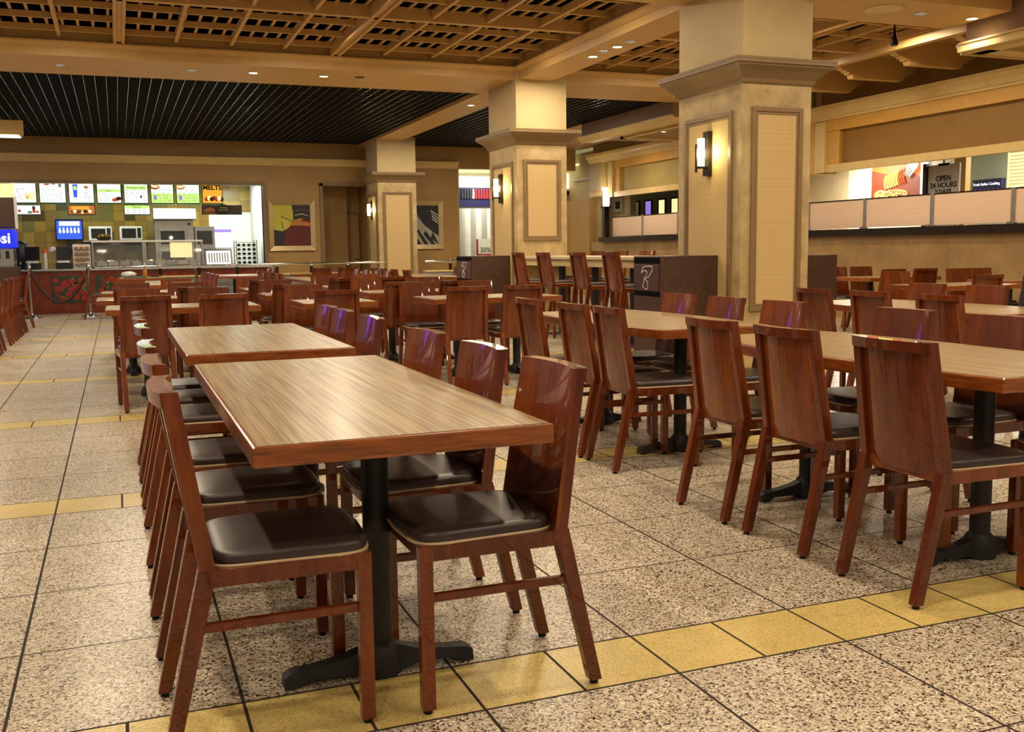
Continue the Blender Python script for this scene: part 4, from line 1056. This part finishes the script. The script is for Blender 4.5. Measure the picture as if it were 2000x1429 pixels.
MB().rbox(0, .04, -.3, .3, 0, .44, .01, 'silver_frame').obj('frame', None, t); MB().box(-.004, 0, -.24, .24, .05, .39, 'light_grey').box(-.008, -.004, -.15, .1, .12, .3, 'ink').obj('artwork', None, t)
t = thing('panelled_door', 'dark brown panelled screen with small lit windows', 'screen', (13.0, 0, 0))
mb = MB().box(0, .1, 18.0, 24.3, .0, 3.0)
mb.obj('boards', 'dark_metal', t)
for i, y in enumerate((23.96, 23.3, 22.6, 21.96)): 
    MB().box(-.01, .0, y-.2, y+.2, 1.8, 2.42, 'black').box(-.014, -.008, y-.14, y+.14, 1.84, 2.38, ('beige_wall', 'lilac', 'photo_pale', 'photo_pale')[i]).obj('window_light', None, t)
# ------------------------------------------------------------------ rooms behind the right wall
struct('wall_servery', MB().box(13.6, 13.7, 1, 16.3, 0, 3.2), 'white_tile')
struct('wall_servery_end', MB().box(13.6, 13.7, 16.3, 17.6, 0, 3.2).box(11.2, 13.6, 17.5, 17.6, 0, 3.2), 'beige_wall')
struct('ceiling', MB().box(11.1, 14, 1, 24, 2.9, 2.95), 'white_rough')
t = thing('pasta_poster', 'backlit poster of pasta wound on a fork', 'poster', (13.54, 14.9, 1.98))
MB().box(0, .05, -.58, .67, 0, .82, 'poster_orange').box(0, .05, -.70, -.58, 0, .82, 'menu_white').obj('lightbox', None, t)
a = MB(); random.seed(9)
def px(pts, x, m): a.prism(pts, 'x', x-.002, x, m)
px([(-.58, .0), (.67, .0), (.67, .60), (.3, .52), (-.1, .42), (-.4, .5), (-.58, .40)], -.005, 'poster_dark')
for r in range(26):
    cy, cz = random.uniform(-.15, .45), random.uniform(.02, .14)
    a.tube([(-.01-.0012*r, cy+.15*math.cos(t_), cz+.08*math.sin(t_)) for t_ in [i*.35 for i in range(10)]], .012, random.choice(('poster_yellow', 'poster_yellow', 'photo_food')), 5)
for r in range(9): a.tube([(-.03, .24-.06*r+.05*math.cos(t_), .36+.012*r+.12*math.sin(t_)) for t_ in [-1.4+i*.35 for i in range(9)]], .017, ('poster_yellow', 'poster_yellow', 'poster_red')[r//3], 5)
a.prism([(-.24, .50), (-.36, .42), (-.56, .60), (-.58, .82), (-.38, .82)], 'x', -.05, -.045, 'menu_white')
for r in range(3): a.prism([(-.22-.035*r, .49-.035*r), (-.24-.035*r, .47-.035*r), (-.36-.035*r, .60-.035*r), (-.34-.035*r, .62-.035*r)], 'x', -.055, -.05, 'plastic_grey')
a.obj('printing', None, t)
t = thing('open_sign', 'grey hanging sign reading OPEN 24 HOURS', 'sign', (11.6, 11.81, 1.45))
MB().rbox(0, .03, -.31, .30, 0, .92, .006, 'light_grey').box(-.04, .02, .30, .37, -.1, .95, 'dark_metal').box(-.005, .03, -.1, .1, .90, .935, 'black').box(.0, .02, -.01, .01, .93, 1.45, 'dark_metal').obj('board', None, t)
text_obj('lettering', 'OPEN', .115, 'ink', (-.004, -.01, .71), FL, t, .002, bold=.003); text_obj('lettering', '24 HOURS', .115, 'ink', (-.004, -.01, .61), FL, t, .002, bold=.003)
text_obj('lettering', '7 DAYS', .10, 'ink', (-.004, -.01, .51), FL, t, .002, bold=.003)
struct('trim_14', MB().box(12.2, 12.3, 11.97, 12.2, 0, 2.9), 'tan_wall')
t = thing('cooking_sign', 'navy sign lettered Fresh Italian Cooking', 'sign', (13.2, 12.51, 1.78))
MB().rbox(0, .10, -.29, .29, 0, .44, .006, 'navy').obj('board', None, t)
text_obj('lettering', 'Fresh Italian Cooking', .062, 'screen_white', (-.004, 0, .36), FL, t, .002)
mb = MB()
for q in range(6): mb.box(-.006, -.001, -.25+.09*q, -.22+.09*q, 0, .28, 'lilac')
mb.obj('glass_bars', None, t)
struct('wall_servery_panel', MB().box(13.3, 13.4, 12.2, 13.2, 1, 2.9), 'grey_green')
t = thing('menu_board', 'bright cream menu panel at the right picture edge', 'menu board', (13.3, 11.75, 1.7))
MB().box(0, .05, -.5, .45, 0, 1.2, 'photo_pale').obj('lit_face', None, t)
a = MB(); random.seed(2)
for r in range(16): a.box(-.006, 0, .10, .40, .3+.055*r, .308+.055*r, 'bread')
for r in range(4): a.rbox(-.008, 0, -.44, .04, .3+.22*r, .46+.22*r, .003, ('photo_red', 'photo_food')[r % 2])
a.obj('printing', None, t)
lamp('AREA', (12.8, 15.4, 2.8), 110, (1, .94, .78), .8); lamp('AREA', (12.8, 11.0, 2.8), 70, (1, .94, .78), .8)
# purple neon seen in the chair reflections
for i, (x, z0, z1) in enumerate(((-5.0, .9, 2.6), (-5.9, .9, 2.6), (-7.0, .9, 2.6))):
    MB().tube([(x, 23.35, z0), (x, 23.35, z1)], .05, 'purple_tube', 10).obj('neon_tube', None, None, f'upright purple neon tube on the far wall, {("rightmost", "middle", "leftmost")[i]} of three', 'neon light')

# ================================================================== CEILING FITTINGS AND LIGHT
def downlight(label, x, y, on=True, z=ZB, r=.06, power=26):
    t = thing('downlight', label, 'ceiling light', (x, y, z), 0, 'recessed ceiling downlights')
    MB().lathe([(r+.02, 0), (r+.02, -.008), (r, -.01), (r-.004, .0)], (0, 0), 'chrome' if not on else 'cream', 20).obj('ring', None, t)
    MB().cyl(0, 0, -.006, -.002, r-.004, 'downlight' if on else 'unlit_lens_glow', 20).obj('lens', None, t)
    if on: lamp('SPOT', (0, 0, -.03), power, WARM2, .06, (0, 0, 0), math.radians(130), .8, t)
DL = [(-.54, 14.3, 0, 'off downlight at the left of the far cross beam'), (1.06, 14.2, 0, 'chrome off downlight on the far cross beam, left'), (1.85, 14.15, 1, 'lit downlight on the far cross beam, left of the pair'), (2.8, 14.15, 1, 'lit downlight on the far cross beam, right of the pair'),
      (5.74, 11.73, 1, 'lit downlight under the long beam, farthest of four'), (5.71, 11.36, 0, 'chrome downlight under the long beam, second farthest'), (5.75, 11.08, 1, 'lit downlight under the long beam, second nearest'), (5.76, 10.76, 0, 'chrome downlight under the long beam, nearest of four'),
      (5.67, 16.23, 1, 'lit downlight under the beam behind the middle column'), (8.01, 8.55, 0, 'bluish downlight between speaker and lit one at upper right'), (8.72, 8.55, 1, 'lit round downlight at the upper right corner')]
for x, y, on, lb in DL: downlight(lb, x, y, bool(on), power=40)
t = thing('ceiling_speaker', 'large round speaker grille in the near right cross beam', 'speaker', (7.48, 8.5, ZB))
MB().lathe([(.20, 0), (.20, -.006), (.175, -.010)], (0, 0), 'cream', 32).obj('rim', None, t); MB().cyl(0, 0, -.008, -.003, .17, 'moulding', 32).obj('grille', None, t)
MB().lathe([(.07, 0), (.07, -.006)], (0, 0), 'charcoal', 20).obj('vent_cap', None, None, 'small dark round cap on the far cross beam', 'vent', loc=(3.29, 14.1, ZB))
downlight('small lit downlight in the dropped soffit tray', 9.75, 16.9, True, 3.36, .045, 12)
downlight('small downlight at the far side of the dropped soffit', 10.05, 18.3, False, 3.36, .045)
t = thing('emergency_light', 'small box light with glowing front hanging at far upper left', 'light', (-1.76, 19.0, 3.21))
MB().cyl(-.2, .2, .24, .50, .012, 'dark_metal', 8).obj('hanger', None, t)
MB().rhexa([(-.5, .0, 0), (.42, .0, 0), (.36, .5, 0), (-.5, .5, 0), (-.5, .0, .24), (.42, .0, .24), (.36, .5, .24), (-.5, .5, .24)], .01, 'beam').obj('housing', None, t)
MB().box(-.48, .34, .0, .45, -.012, -.002).obj('lens', 'lit_panel', t)
mb = MB().cyl(0, 0, .10, .52, .012, 'dark_metal', 10).lathe([(.04, 0.02), (.05, .05), (.03, .12), (.015, .2)], (0, 0), 'dark_metal', 14)
mb.obj('pendant_fitting', None, None, 'small dark metal fitting hanging beside the scrolled rafter tails', 'fitting', loc=(8.75, 9.75, 3.52))

def soft(x, y, z, p, s=.5, c=WARM, rot=(0, 0, 0)): lamp('AREA', (x, y, z), p, c, s, rot)
# added fill lamps without fittings, just under the lattice, beams and soffits
for y in (-2.0, .4, 2.2):
    for x in (-3.2, -.4, 2.4, 4.6, 7.6): soft(x, y, 3.70, 20, .12)
for y in (4.2, 6.6, 10.2, 12.4):
    for x in (-3.2, -.4, 2.4, 4.6): soft(x, y, 3.80, 32 if y < 8 else 26, .12 if y < 8 else .3)
    for x in (7.6, 9.2): soft(x, y, 3.7 if y < 9 else 3.80, 30, .35)
for x in (-3, 0, 3): soft(x, 14.35, 3.58, 45, .3)
for x, y in ((5.75, 4.5), (5.74, 12.9), (5.72, 18.5), (5.7, 20.5)): soft(x, y, 3.58, 22, .25)
for y in (17.0, 20.5):
    for x in (-2.5, .6, 3.4, 7.2): soft(x, y, 3.62, 34, .35, WARM2)
for y in (16.6, 19.5, 7.0, 4.0): soft(9.9, y, 3.32, 26, .3)
